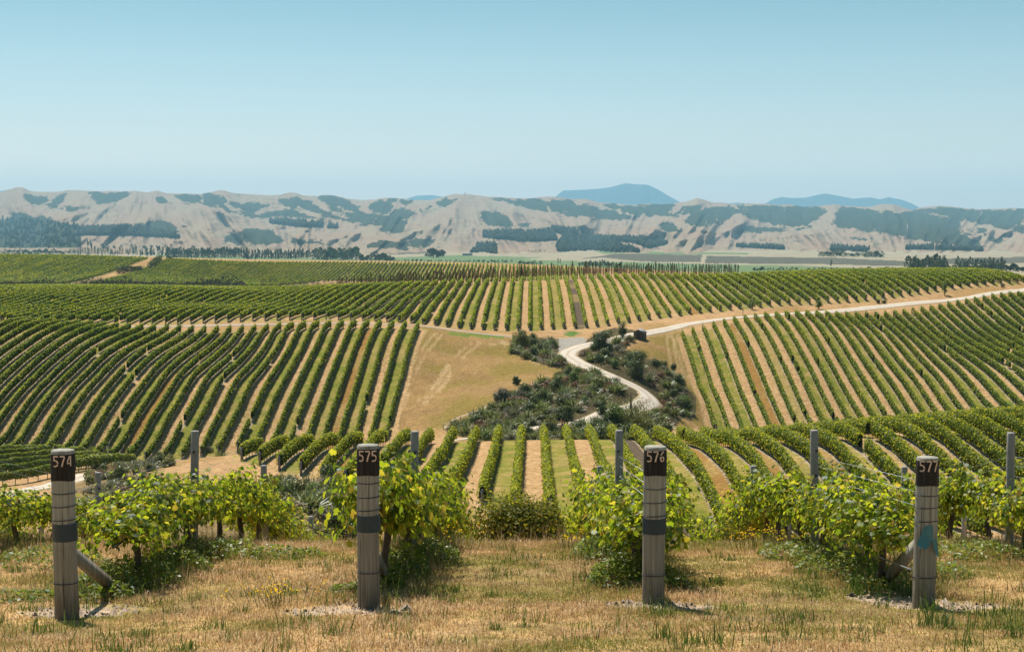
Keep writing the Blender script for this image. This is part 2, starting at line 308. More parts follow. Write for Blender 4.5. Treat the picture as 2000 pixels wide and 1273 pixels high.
# ---------------------------------------------------------------- ground sheet
ks = lambda d: (sorted(d), [d[k] for k in sorted(d)])
def interp(k, table): x, y = ks(table); return np.interp(k, x, y)
BLOCKS = {  # first row offset, sign, row numbers, near end, far end
 'B': (-9.13, -1, range(0, 32), lambda k: np.interp(k, [0, 8, 12, 18, 31], [255, 253, 247, 241, 239]), lambda k: 329.5 + 0 * np.asarray(k, float)),
 'C': (0.5, 1, range(-12, 20), lambda k: np.interp(k, [-12, -8, -3, -2, -1, 0, 1], [162, 146, 128.5, 122, 117, 113, 103]), lambda k: np.interp(k, [-12, -6, 0, 10, 19], [174, 183, 187, 180, 172])),
 'A': (-0.25, 1, range(-60, 53), lambda k: np.interp(k, [-60, -36, -16, -5, 5, 12, 20, 28, 34, 42, 52], [331, 337, 345, 349, 363, 381, 391, 399, 406, 418, 433]), lambda k: 489 + 0 * np.asarray(k, float)),
 'D': (12.7, 1, range(0, 39), lambda k: 284 + 0 * np.asarray(k, float), lambda k: np.interp(k, [0, 2, 5, 8, 13, 20, 28, 35, 39], [349, 356, 362, 367, 374, 383, 396, 406, 411])),
 'E': (0.0, 1, range(-97, 14), lambda k: np.interp(k, [-97, -60, -50, -30], [905, 905, 985, 990]), lambda k: 1106 + 0 * np.asarray(k, float)),
 'G': (0.0, 1, range(-152, -102), lambda k: 895 + 0 * np.asarray(k, float), lambda k: 1106 + 0 * np.asarray(k, float)),
}
rowX = lambda b, k, Y: (BLOCKS[b][1] * k + BLOCKS[b][0]) * SP + TT * Y
PX = lambda L: np.array([ground_at(x, y, m)[:2] for x, y, m in L])
def plan(L, m): return np.array([ground_at(x, y, m)[:2] for x, y in L])
PADDOCK = plan([(818,636),(880,646),(995,658),(1000,690),(1060,712),(1098,722),(1075,745),(1000,778),(930,810),(868,836),(766,838)], 200)
PADDOCK2 = plan([(1262,660),(1330,648),(1345,680),(1362,720),(1380,765),(1398,832),(1330,842),(1290,840),(1350,800),(1355,770),(1300,715),(1215,690)], 200)
CREEK = plan([(1000,655),(1090,662),(1140,668),(1200,640),(1255,650),(1215,690),(1300,715),(1360,775),(1360,800),(1320,832),(1240,870),(1000,862),(880,850),(868,836),(930,810),(1000,778),(1075,745),(1098,722),(1060,712),(1000,690)], 190)
FLAXB = plan([(160,880),(320,868),(330,905),(300,960),(560,960),(680,940),(690,1070),(120,1060),(110,960)], 60)
def polydist(X, Y, P):
    d = np.full(X.shape, 1e9)
    for (x0, y0), (x1, y1) in zip(P[:-1], P[1:]):
        dx, dy = x1 - x0, y1 - y0; t = np.clip(((X - x0) * dx + (Y - y0) * dy) / (dx * dx + dy * dy + 1e-9), 0, 1)
        d = np.minimum(d, np.hypot(X - x0 - t * dx, Y - y0 - t * dy))
    return d
na, nl = 900, 640
av = np.concatenate([np.linspace(-1.3, -0.41, 40)[:-1], np.linspace(-0.41, 0.41, na), np.linspace(0.41, 1.3, 40)[1:]])
lv = np.exp(np.concatenate([np.linspace(math.log(2), math.log(17), 40)[:-1], np.linspace(math.log(17), math.log(60), 150)[:-1], np.linspace(math.log(60), math.log(1300), 400)[:-1], np.linspace(math.log(1300), math.log(4660), 60)]))
LV, AV = np.meshgrid(lv, av, indexing='ij'); GY = LV - 8; GX = AV * LV; GZ = H(GX, GY)
near = np.clip((30 - GY) / 12, 0, 1)
GZ = GZ + near * 0.03 * (fbm(GX * 2.3, GY * 2.3, 4, 5) - 0.5)
x, y = GX, GY
TAN = np.array([.36, .225, .115]); OLIVE = np.array([.23, .145, .045]); GREEN = np.array([.105, .125, .022]); DUST = np.array([.38, .285, .205]); SCRUB = np.array([.07, .065, .035])
n1 = fbm(x / 9, y / 9, 4, 21); n2 = fbm(x / 2.2, y / 2.2, 3, 31); n3 = fbm(x / 35, y / 35, 3, 41)
col = TAN[None, None] * (0.8 + 0.4 * n2[..., None])
mixc = lambda m, c: col * (1 - m[..., None]) + np.asarray(c) * m[..., None]
sst = lambda v, a, b: (lambda t: t * t * (3 - 2 * t))(np.clip((v - a) / (b - a), 0, 1))
col = mixc(sst(n1, .45, .62) * 0.55 * (y > 60), OLIVE)
pd = inpoly(x, y, PADDOCK) | inpoly(x, y, PADDOCK2)
pcol = np.array([.27, .168, .07]) * (0.7 + 0.55 * n2[..., None]); gm = sst(n1 * .5 + n3 * .2 + n2 * .3, .43, .60)[..., None]
pcol = pcol * (1 - gm * .8) + np.array([.17, .13, .028]) * gm * .8
col = np.where(pd[..., None], pcol, col)
for L, m in (([(800,690),(815,660),(826,645)],200),([(775,820),(800,740),(850,660),(858,652)],200),([(790,835),(850,760),(905,690),(930,672),(985,672)],200),([(800,830),(870,740),(900,700)],200),([(1308,660),(1312,690),(1320,725)],200),([(1318,655),(1330,690),(1342,735)],200),([(985,668),(1010,690),(1060,712)],200)):
    P = plan(L, m); d = polydist(x, y, P); d = np.minimum(np.abs(d - .75), 9); col = np.where(((d < .22 + .25 * n2) & (y > 100) & (n1 > .38))[..., None], col * .62 + np.array([.44, .31, .18]) * .38, col)
col = np.where(inpoly(x, y, CREEK)[..., None], np.array([.075, .06, .03]) * (0.5 + 1.0 * n2[..., None]), col)
col = np.where(inpoly(x, y, FLAXB)[..., None], np.array([.21, .145, .07]) * (0.5 + 1.0 * n2[..., None]), col)
yard = plan([(1090,660),(1145,660),(1140,690),(1090,695)], 200); col = np.where(inpoly(x, y, yard)[..., None], np.array([.27, .25, .23]), col)
gx_, gy_, _ = ground_at(1117, 652, 200); col = mixc(sst(1 - np.hypot((x - gx_) / 2.6, (y - gy_) / 9) + .9 * (n2 - .5), .1, .5), np.array([.075, .14, .03]))
col = np.where((inpoly(x, y, plan([(870,648),(985,656),(985,662),(880,656)], 200)))[..., None], np.array([.12, .16, .03]), col)
# valley beyond the back block, the far slope, then the plain with its fields and terraces
val = sst(y, 500, 560) * (1 - sst(y, 940, 985)); col = mixc(val * .8, np.array([.10, .085, .05]))
pl = y > 1180; tan2 = np.array([.27, .235, .17]) * (0.85 + .3 * n3[..., None])
col = np.where(pl[..., None], tan2, col)
pxg, pyg = pyof(GX, np.maximum(GY, 5), GZ)
for P in ([(690,506),(900,498),(1050,508),(1250,513),(1450,520),(1700,531),(1450,532),(1200,527),(1000,518),(800,514)], [(830,505),(960,500),(1060,503),(1000,508),(860,510)], [(1200,511),(1380,516),(1560,519),(1790,529),(1500,529),(1300,522)], [(300,498),(700,506),(690,516),(330,508)], [(1160,490),(1460,494),(1460,497),(1180,496)], [(260,463),(520,468),(640,474),(640,476),(400,472)]):
    col = np.where((pl & inpoly(pxg, pyg, P))[..., None], np.array([.115, .165, .075]), col)
for P in ([(1130,505),(1200,496),(1372,497),(1368,512),(1250,510),(1180,503)], [(1380,500),(1600,503),(1770,509),(1770,520),(1600,516),(1376,514)], [(1790,507),(2050,500),(2050,512),(1800,518)], [(750,489),(830,488),(835,496),(760,497)]):
    m = (pl & inpoly(pxg, pyg + 3 * (fbm(x / 60, y / 200, 3, 3) - .5), P)); col = np.where(m[..., None], np.array([.085, .08, .06]) * (.7 + .6 * n2[..., None]), col)
# near slope: matted dry grass with greener patches
fgm = 1 - sst(y, 23, 27); gpat = sst(fbm(x * .5, y * .5, 3, 71) + .12 * sst(x, -1.5, 2.5) - .03 + .25 * (fbm(x * 3, y * 3, 3, 72) - .5), .54, .70)
fgc = np.array([.40, .26, .12]) * (.55 + .75 * fbm(x * 7, y * 7, 3, 73)[..., None]); fgc = fgc * (1 - .6 * gpat[..., None]) + np.array([.13, .13, .03]) * .6 * gpat[..., None]; col = mixc(fgm, fgc)
# bare, gravelly soil round the numbered posts and a browner band at the brow
STRX = [ground_at(px, py)[0] for px, py in ((-470, 1190), (130, 1190), (721, 1180), (1277, 1174), (1805, 1180), (2330, 1180))]
soil = np.zeros(x.shape)
for px_, py_, rx, ry in ((160,1195,.75,.55),(660,1192,.62,.55),(735,1195,.4,.4),(1275,1182,.55,.35),(1345,1185,.35,.25),(1745,1170,.55,.7),(1850,1185,.7,.4)):
    cx, cy, _ = ground_at(px_, py_); soil = np.maximum(soil, 1 - np.hypot((x - cx) / rx, (y - cy) / ry) + .7 * (n2 - .5))
soil = sst(soil + .5 * (fbm(x * 6, y * 6, 3, 12) - .5), .08, .38); col = mixc(soil, DUST * (.55 + .75 * fbm(x * 11, y * 11, 4, 8)[..., None]))
vm = np.zeros(x.shape); ru = np.zeros(x.shape)
for b in BLOCKS:
    off, sg, kr, n_, f_ = BLOCKS[b]; k = ((x - TT * y) / SP - off) * sg
    m = (k > min(kr) - .6) & (k < max(kr) + .6) & (y > n_(k) - .6) & (y < f_(k) + .6); vm = np.where(m, 1.0, vm); ru = np.where(m, k + {'A': 0, 'B': 200, 'C': 400, 'D': 600, 'E': 900, 'G': 1200}[b], ru)
nA, nL = len(av), len(lv); i, j = np.meshgrid(np.arange(nL - 1), np.arange(nA - 1), indexing='ij')
Q = np.stack([i * nA + j, i * nA + j + 1, (i + 1) * nA + j + 1, (i + 1) * nA + j], -1).reshape(-1, 4)
k = NT('ground'); P = k.pos(); base = k.n('Attribute', attribute_name='cover').outputs['Color']; vmk = k.n('Attribute', attribute_name='vines').outputs['Fac']; u = k.n('Attribute', attribute_name='row').outputs['Fac']
rnd = k.math('ROUND', u); dist = k.math('MULTIPLY', k.math('ABSOLUTE', k.math('SUBTRACT', u, rnd)), SP); fl = k.math('FLOOR', u)
wn_ = k.n('TexWhiteNoise', {'W': fl}, noise_dimensions='1D').outputs['Value']
par = k.math('MODULO', k.math('ADD', fl, 4000.0), 2.0)
sel = k.math('ADD', k.math('MULTIPLY', par, 0.5), k.math('MULTIPLY', wn_, 0.5))
nz = k.noise(.35, 4, P); nzf = k.noise(2.2, 4, P); nzx = k.noise(14.0, 3, P)
st = k.n('VectorMath', {0: P, 1: (0.9, 2.6, 1.0)}, operation='MULTIPLY').outputs[0]; straw = k.noise(1.0, 3, st)
st2 = k.noise(2.6, 4, st, .7); tan = k.mix(k.sm(st2, .5, .72), k.ramp(straw, [(.3, (.25, .145, .055)), (.5, (.35, .215, .10)), (.7, (.48, .33, .19))]), (.58, .43, .27))
grn = k.ramp(nz, [(.3, (.115, .145, .020)), (.5, (.19, .18, .035)), (.7, (.31, .22, .085))])
brn = k.mix(nzf, (.22, .13, .05), (.27, .15, .035))
dk = (.10, .075, .055)
cov = k.mix(k.sm(sel, .42, .5), grn, tan); cov = k.mix(k.math('GREATER_THAN', wn_, .93), cov, brn); cov = k.mix(k.math('ADD', k.math('COMPARE', fl, 4.0, .2), k.math('COMPARE', fl, 403.0, .2), clamp=True), cov, dk)
cov = k.mix(k.math('MULTIPLY', k.sm(k.noise(.045, 2, P), .52, .62), .55), cov, k.mix(.5, grn, tan))
herb = k.mix(nzx, k.mix(nzf, (.24, .175, .12), (.40, .32, .24)), k.mix(nz, (.17, .145, .05), (.42, .33, .25)))
wid = k.math('ADD', .28, k.math('MULTIPLY', k.math('SUBTRACT', nzf, .5), .7))
cov = k.mix(k.math('SUBTRACT', 1.0, k.sm(k.math('SUBTRACT', dist, wid), -.06, .06)), cov, herb)
c = k.mix(vmk, k.mix(1.0, base, k.ramp(straw, [(.3, (.82, .80, .76)), (.7, (1.2, 1.2, 1.2))]), 'MULTIPLY'), cov)
c = k.mix(1.0, c, k.ramp(nzf, [(.28, (.62, .63, .62)), (.72, (1.3, 1.28, 1.22))]), 'MULTIPLY')
c = k.mix(1.0, c, k.ramp(nzx, [(.3, (.68, .68, .68)), (.7, (1.28, 1.28, 1.28))]), 'MULTIPLY')
gmat = k.done(c, .95, k.bump(nzx, .35, .05), 0.05)
ground = tag(mk('ground', np.stack([GX, GY, GZ], -1).reshape(-1, 3), Q, gmat, smooth=True), kind='structure')
attr(ground, 'cover', 'FLOAT_COLOR', np.concatenate([col, np.ones(col.shape[:2] + (1,))], -1)); attr(ground, 'vines', 'FLOAT', vm); attr(ground, 'row', 'FLOAT', ru)
# ---------------------------------------------------------------- gravel road and farm tracks
k = NT('gravel'); P = k.pos(); k2 = k.noise(.5, 4, P); k3 = k.noise(6, 3, P)
lat = k.n('Attribute', attribute_name='across').outputs['Fac']; al = k.math('ABSOLUTE', lat); gcol = k.mix(1.0, k.mix(k2, (.42, .36, .295), (.54, .48, .405)), k.ramp(k3, [(.3, (.82,) * 3), (.7, (1.1,) * 3)]), 'MULTIPLY'); lw = k.math('ADD', al, k.math('MULTIPLY', k.math('SUBTRACT', k2, .5), .22))
gcol = k.mix(k.math('SUBTRACT', 1.0, k.sm(lw, .04, .12)), gcol, k.mix(1.0, gcol, (.78, .74, .68), 'MULTIPLY')); gcol = k.mix(k.sm(lw, .36, .47), gcol, k.mix(k3, (.24, .18, .10), (.36, .27, .17)))
gravel = k.done(gcol, .95, k.bump(k3, .3, .05), .1)
k = NT('worn_track'); trackm = k.done(k.mix(k.noise(.7, 4, k.pos()), (.30, .25, .20), (.42, .36, .30)), .95)
def smoothpts(P, n):
    P = np.asarray(P, float); d = np.concatenate([[0], np.cumsum(np.linalg.norm(np.diff(P, axis=0), axis=1))]); t = np.linspace(0, d[-1], n)
    Q_ = np.stack([np.interp(t, d, P[:, i]) for i in range(P.shape[1])], 1)
    for _ in range(max(2, n // 40)): Q_[1:-1] = (Q_[:-2] + 2 * Q_[1:-1] + Q_[2:]) / 4
    return Q_
def ribbon(name, P, width, mat, lift=.1, n=200):
    P = smoothpts(P, n); d = np.gradient(P, axis=0); d /= np.linalg.norm(d, axis=1)[:, None]; nrm = np.stack([-d[:, 1], d[:, 0]], 1)
    w = np.broadcast_to(width, (n,)) * (1 + .06 * (fbm(np.arange(n) * .3, np.zeros(n), 2, 3) - .5)); rows = []
    for s, dz in ((-.55, -.15), (-.5, .0), (-.25, .03), (0, .05), (.25, .03), (.5, .0), (.55, -.15)):
        q = P + nrm * (w * s)[:, None]; rows.append(np.stack([q[:, 0], q[:, 1], H(q[:, 0], q[:, 1]) + lift + dz], 1))
    V = np.stack(rows, 1).reshape(-1, 3); m = 7; i, j = np.meshgrid(np.arange(n - 1), np.arange(m - 1), indexing='ij')
    o = tag(mk(name, V, np.stack([i * m + j, i * m + j + 1, (i + 1) * m + j + 1, (i + 1) * m + j], -1).reshape(-1, 4), mat, smooth=True), kind='structure'); attr(o, 'across', 'FLOAT', np.tile([-.55, -.5, -.25, 0, .25, .5, .55], n)); return o
RD1 = [(2080,555),(2000,568),(1900,582),(1800,592.5),(1700,602),(1600,611),(1500,617),(1430,622),(1340,634),(1262,651),(1200,665),(1140,676),(1112,686),(1106,696),(1130,711),(1165,726),(1205,742),(1240,757),(1266,771),(1272,782),(1258,792),(1225,800),(1185,808),(1150,822),(1110,832)]
RDP = plan(RD1, 200); end = RDP[-1]; RDP = np.vstack([RDP, [end[0] - 9, end[1] - 7], [end[0] - 18, end[1] - 9]])
RDQ = plan([(185,925),(140,940),(105,949),(60,957),(10,968),(-60,982),(-140,995)], 120)
ribbon('gravel_road', RDP, np.interp(np.linspace(0, 1, 520), [0, .78, .86, 1], [4.2, 4.2, 3.0, 2.6]), gravel, .12, 520)
ribbon('gravel_road', RDQ, 9.0, gravel, .12, 80)
ribbon('farm_track', plan([(-60,640),(100,640),(270,638),(400,637),(560,634),(700,632),(820,637),(900,648),(960,655),(1000,658)], 200), 1.6, trackm, .08, 260)
ribbon('paddock_track', plan([(868,838),(890,818),(940,800),(1000,772),(1050,748)], 200), 1.3, simple('worn_earth', (.33, .235, .145), .95, .6, .25), .03, 80)
# ---------------------------------------------------------------- vine rows of the far blocks
GR = [(.0, (.05, .078, .009)), (.35, (.14, .18, .014)), (.7, (.26, .28, .02)), (1.0, (.40, .37, .035))]
TG = [(.0, (.09, .15, .010)), (.5, (.36, .42, .02)), (1.0, (.65, .58, .03))]
vine_far = leaf_mat('vine_leaves_far', GR, TG,   .45, .015, .5, (.06, (.75, .85, .9)))
vine_mid = leaf_mat('vine_leaves_mid', [(.0, (.05, .075, .008)), (.35, (.12, .15, .013)), (.7, (.20, .215, .02)), (1.0, (.29, .27, .03))], [(.0, (.14, .2, .010)), (.5, (.40, .43, .02)), (1.0, (.65, .58, .03))], .5, .012, .5)
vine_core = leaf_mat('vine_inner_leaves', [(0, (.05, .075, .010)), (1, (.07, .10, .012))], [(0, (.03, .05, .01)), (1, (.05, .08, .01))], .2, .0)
wood_dk = simple('vine_wood', (.11, .08, .06), .9, 8, .35); postm = simple('weathered_post', (.22, .20, .18), .9, 6, .25)
def row_geometry(b, kk, step, per_m, leaf, gap=.012, trunks=True):
    off, sg, kr, n_, f_ = BLOCKS[b]; Y0, Y1 = float(n_(kk)), float(f_(kk)); rr = np.random.default_rng(50000 + 97 * kk + ord(b))
    Y0 += rr.uniform(-.4, .4); n = int((Y1 - Y0) / step); Y = np.linspace(Y0 + .5, Y1 - .5, n); X = rowX(b, kk, Y); Z = H(X, Y)
    hgt = 1.70 + .34 * fbm(Y / 1.1, np.full(n, kk * 7.3), 3, 5); wid = .25 + .16 * fbm(Y / .9, np.full(n, kk * 3.1 + 9), 3, 6)
    keep = np.ones(n, bool)
    for _ in range(rr.poisson(gap * (Y1 - Y0))):
        c = rr.uniform(Y0, Y1); keep &= np.abs(Y - c) > rr.uniform(.5, 1.3)
    hgt = np.where(keep, hgt, .5); wid = np.where(keep, wid, .02)
    cs = np.array([(-.8, .48), (-1., 1.05), (-.75, 1.0 + .5), (0, 1.0 + .72), (.75, 1.5), (1., 1.05), (.8, .48), (0, .42)])
    jit = 1 + .25 * (rr.random((n, 8)) - .5)
    hz = np.minimum(cs[None, :, 1] / 1.72 * hgt[:, None], 3) ; hz = hz * (1 + .1 * (rr.random((n, 8)) - .5))
    V = np.stack([X[:, None] + cs[None, :, 0] * wid[:, None] * .8 * jit, np.repeat(Y[:, None], 8, 1) + .15 * (rr.random((n, 8)) - .5), Z[:, None] + hz * .94], -1)
    i, j = np.meshgrid(np.arange(n - 1), np.arange(8), indexing='ij'); ok = (keep[:-1] & keep[1:])[i]
    Q = np.stack([i * 8 + j, i * 8 + (j + 1) % 8, (i + 1) * 8 + (j + 1) % 8, (i + 1) * 8 + j], -1)[ok].reshape(-1, 4)
    mb = MB(); mb.add(V.reshape(-1, 3), None, Q); core_faces = len(Q)
    m = int((Y1 - Y0) * per_m); yl = rr.uniform(Y0, Y1, m); ok = np.interp(yl, Y, keep.astype(float)) > .6; yl = yl[ok]; m = len(yl)
    h = np.interp(yl, Y, hgt); w = np.interp(yl, Y, wid); th = rr.uniform(-.55, math.pi + .55, m)
    xo = np.cos(th) * w * (1 + .25 * rr.normal(size=m)); zo = .62 * h + (np.sin(th)) * .40 * h * (1 + .1 * rr.normal(size=m)); low = np.sin(th) < .1; zo = np.where(low, rr.uniform(.26, .62, m) * h, zo)
    Pp = np.stack([rowX(b, kk, yl) + xo, yl, H(rowX(b, kk, yl), yl) + zo], 1)
    N = np.stack([np.cos(th), .5 * rr.normal(size=m), np.sin(th) * 1.0 + .35], 1) + .45 * rr.normal(size=(m, 3))
    lm = MB(); lm.quads(Pp, N, leaf * rr.uniform(.7, 1.3, m), .85)
    tk = MB()
    if trunks:
        ty = np.arange(Y0 + .8, Y1, 1.8); tx = rowX(b, kk, ty); tz = H(tx, ty); q = []
        for a_ in range(2):
            dx, dy = ((.032, 0), (0, .032))[a_]
            tk.add(np.stack([np.stack([tx - dx, ty - dy, tz - .05], 1), np.stack([tx + dx, ty + dy, tz - .05], 1), np.stack([tx + dx, ty + dy, tz + .95], 1), np.stack([tx - dx, ty - dy, tz + .95], 1)], 1).reshape(-1, 3), None, np.arange(4 * len(ty)).reshape(-1, 4))
    return mb, lm, tk, (rowX(b, kk, Y0), Y0, Y1)
WD1 = ['', 'first', 'second', 'third', 'fourth', 'fifth', 'sixth', 'seventh', 'eighth', 'ninth', 'tenth', 'eleventh', 'twelfth', 'thirteenth', 'fourteenth', 'fifteenth', 'sixteenth', 'seventeenth', 'eighteenth', 'nineteenth']
TEN = ['', '', 'twenty', 'thirty', 'forty', 'fifty', 'sixty', 'seventy', 'eighty', 'ninety']; TENTH = ['', '', 'twentieth', 'thirtieth', 'fortieth', 'fiftieth', 'sixtieth', 'seventieth', 'eightieth', 'ninetieth']
def ordinal(n):
    if n >= 100: return ('one hundred and ' + ordinal(n - 100)) if n > 100 else 'one hundredth'
    if n < 20: return WD1[n]
    return TENTH[n // 10] if n % 10 == 0 else TEN[n // 10] + '-' + WD1[n % 10]
def row_label(b, k):
    if b == 'A': return ('vine row on the back slope directly above the grass patch by the track' if k == 0 else
        'back slope vine row, %s %s of the row above the grass patch' % (ordinal(abs(k)), 'west' if k < 0 else 'east'))
    if b == 'B': return 'green vine row with shaded side, %s from the dry paddock on the steep slope' % ordinal(k + 1)
    if b == 'C': return 'yellow-green vine row on the middle knoll, %s from its western edge' % ordinal(k + 13)
    if b == 'D': return 'green vine row on the slope below the gravel road, %s from its paddock' % ordinal(k + 1)
    if b == 'E': return 'hazy far-slope vine row, %s from the bare gap' % ordinal(k + 98)
GRP = {'A': 'vine rows on the back slope', 'B': 'vine rows on the steep slope beside the dry paddock', 'C': 'vine rows on the middle knoll', 'D': 'vine rows below the gravel road', 'E': 'vine rows on the far hazy slope'}
SPEC = {'A': (.9, 22, .36), 'B': (.6, 38, .27), 'C': (.45, 85, .19), 'D': (.6, 34, .28), 'E': (2.2, 5, .8)}
def post_mesh(h, r): m = MB(); m.tube([(0, 0, -.2), (0, 0, h * .5), (0, 0, h)], [r, r * .98, r * .95], 8); return m
endpost = None
for b in 'CBDAE':
    for kk in BLOCKS[b][2]:
        st_, pm, lf = SPEC[b]; core, lv_, tk, (ex, ey, ey1) = row_geometry(b, kk, st_, pm, lf, .014 if b == 'D' else .007, b != 'E')
        root = None
        if b == 'E':
            o = mk('vine_row', np.concatenate(core.V + lv_.V), [np.concatenate(core.Q + [q + core.n for q in lv_.Q])], vine_far); tag(o, row_label(b, kk), 'vine row', GRP[b]); continue
        root = empty('vine_row', (0, 0, 0)); tag(root, row_label(b, kk), 'vine row', GRP[b])
        # core and outer leaves together make the canopy
        nq = sum(len(q) for q in core.Q)
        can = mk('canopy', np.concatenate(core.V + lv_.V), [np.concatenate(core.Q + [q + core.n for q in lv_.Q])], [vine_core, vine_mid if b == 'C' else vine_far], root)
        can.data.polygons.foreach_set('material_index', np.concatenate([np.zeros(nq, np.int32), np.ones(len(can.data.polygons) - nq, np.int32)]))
        tag(tk.build('trunks', wood_dk, root), kind='stuff')
        pe = None
        for yy in ((ey, ey1) if b in 'BD' else (ey,)):
            xx = rowX(b, kk, yy)
            if endpost is None: endpost = post_mesh(1.55, .12).build('end_post', postm, root); pe = endpost
            else: pe = endpost.copy(); COL.objects.link(pe); pe.parent = root
            pe.location = (xx, yy, float(H(xx, yy)))
mbs = MB()
for kk in BLOCKS['G'][2]:
    core, lv_, tk, _ = row_geometry('G', kk, 2.4, 4.5, .85, .0, False); mbs.add(np.concatenate(core.V), None, np.concatenate(core.Q)); mbs.add(np.concatenate(lv_.V), None, np.concatenate(lv_.Q))
tag(mbs.build('far_vineyard', vine_far), 'dense hazy vine rows on the far hill above the scrub', 'vineyard', kind='stuff')
# the little block on the valley floor, its rows lying across the view
mf = {'n': 0}
FR = [[(-20,950,202),(60,946,203),(110,936,207),(190,917,216),(260,893,226)],[(-20,925,210),(60,922,211),(150,912,216),(215,897,223)],[(-20,912,216),(70,908,218),(130,901,221),(190,890,228)],[(-20,905,222),(60,902,224),(110,896,228),(165,886,234)],[(-20,899,228),(50,896,230),(95,890,235)],[(-20,893,234),(30,889,237),(70,884,241)]]
for r_, L in enumerate(FR):
    P = np.array([(ray(px, py)[0] / ray(px, py)[1] * Yd, Yd) for px, py, Yd in L]); P = smoothpts(P, 90); n = len(P); z = H(P[:, 0], P[:, 1])
    root = empty('vine_row', (0, 0, 0)); tag(root, 'bushy vine row on the valley floor by the white road, %s up from the road' % ordinal(r_ + 1), 'vine row', 'vine rows on the valley floor')
    m_ = 5200; t = rng.uniform(0, n - 1.01, m_); i0 = t.astype(int); f = (t - i0)[:, None]; c = P[i0] * (1 - f) + P[i0 + 1] * f; th = rng.uniform(-.4, math.pi + .4, m_); ln = fbm(t / 4, np.full(m_, r_ * 5.), 2, 3)
    d = np.gradient(P, axis=0); d /= np.linalg.norm(d, axis=1)[:, None]; nr = np.stack([d[:, 1], -d[:, 0]], 1)[i0]
    off = np.cos(th) * (.45 + .2 * ln); zz = H(c[:, 0], c[:, 1]) + np.maximum(.45, 1.15 + np.sin(th) * (.65 + .35 * ln))
    lm = MB(); lm.quads(np.stack([c[:, 0] + nr[:, 0] * off, c[:, 1] + nr[:, 1] * off, zz], 1), np.stack([nr[:, 0] * np.cos(th), nr[:, 1] * np.cos(th), np.sin(th) + .4], 1) + .4 * rng.normal(size=(m_, 3)), .34 * rng.uniform(.7, 1.3, m_))
    lm.build('canopy', vine_far, root)
    tb = MB()
    for q in range(0, n, 5): tb.tube([(P[q, 0], P[q, 1], z[q] - .1), (P[q, 0] + .03, P[q, 1], z[q] + .5), (P[q, 0], P[q, 1], z[q] + 1.3)], .06, 5)
    tag(tb.build('trunks', wood_dk, root), kind='stuff')
# ---------------------------------------------------------------- numbered posts, line posts, wires
TF = 0.0105
k = NT('old_timber'); tc = k.n('TexCoord').outputs['Object']
g1 = k.noise(1.0, 5, k.n('VectorMath', {0: tc, 1: (38, 38, 1.6)}, operation='MULTIPLY').outputs[0], .6, .4); g2 = k.noise(3.0, 3, tc)
gcr = k.sm(k.noise(1.0, 3, k.n('VectorMath', {0: tc, 1: (34, 34, .6)}, operation='MULTIPLY').outputs[0]), .65, .69)
zz = k.n('SeparateXYZ', {0: tc}).outputs[2]
tcol = k.mix(g2, k.ramp(g1, [(.25, (.19, .175, .145)), (.55, (.335, .325, .285)), (.8, (.47, .455, .40))]), k.ramp(g1, [(.25, (.17, .165, .15)), (.6, (.33, .325, .29)), (.8, (.48, .47, .43))]))
tcol = k.mix(1.0, tcol, k.ramp(k.n('ObjectInfo').outputs['Random'], [(0, (.78, .76, .72)), (1, (1.12, 1.1, 1.06))]), 'MULTIPLY')
tcol = k.mix(gcr, tcol, (.05, .04, .03)); stain = k.sm(k.math('ADD', zz, k.math('MULTIPLY', k.math('SUBTRACT', g1, .5), .5)), .05, .5)
tcol = k.mix(k.sm(k.math('ADD', zz, k.math('MULTIPLY', g2, .12)), .80, .90), k.mix(1.0, tcol, (.86, .83, .80), 'MULTIPLY'), tcol)
tcol = k.mix(stain, k.mix(1.0, tcol, (.62, .58, .55), 'MULTIPLY'), tcol)
timber = k.done(tcol, .9, k.bump(g1, .6, .01), .1)
k = NT('black_paint'); tc = k.n('TexCoord').outputs['Object']; g1 = k.noise(1.0, 5, k.n('VectorMath', {0: tc, 1: (45, 45, 3)}, operation='MULTIPLY').outputs[0], .6)
blackp = k.done(k.ramp(g1, [(.3, (.016, .013, .012)), (.6, (.032, .027, .024)), (.78, (.09, .075, .06))]), .75, k.bump(g1, .5, .008), .2)
bluetape = simple('navy_tape', (.020, .040, .055), .45, 14, .25, .4); tealtape = simple('teal_tape', (.05, .17, .19), .45, 10, .35, .4)
numpaint = simple('stencil_paint', (.62, .47, .38), .8, 60, .3); wirem = simple('galvanised_wire', (.42, .44, .46), .45, None, metal=.7); darkw = simple('rusty_wire', (.05, .045, .045), .6)
hosem = simple('irrigation_pipe', (.16, .17, .18), .5); greyp = simple('silvered_post', (.27, .255, .235), .9, 12, .3, bump=.3)
DIG = {'5': [[(.60, .94), (.02, .94)], [(.08, .98), (.08, .55)], [(.02, .57), (.30, .58), (.40, .57), (.53, .46), (.55, .3)], [(.54, .24), (.48, .10), (.32, .04), (.02, .06)]],
 '7': [[(.03, .95), (.56, .95)], [(.54, .86), (.40, .56), (.30, .30), (.24, .02)]], '4': [[(.36, .95), (.08, .42)], [(.05, .30), (.36, .30)], [(.47, .98), (.47, .02)]],
 '6': [[(.5, .95), (.28, .84), (.13, .62)], [(.09, .5), (.08, .28), (.16, .1), (.3, .04)], [(.38, .06), (.5, .16), (.53, .32), (.44, .46), (.3, .5), (.16, .42)]]}
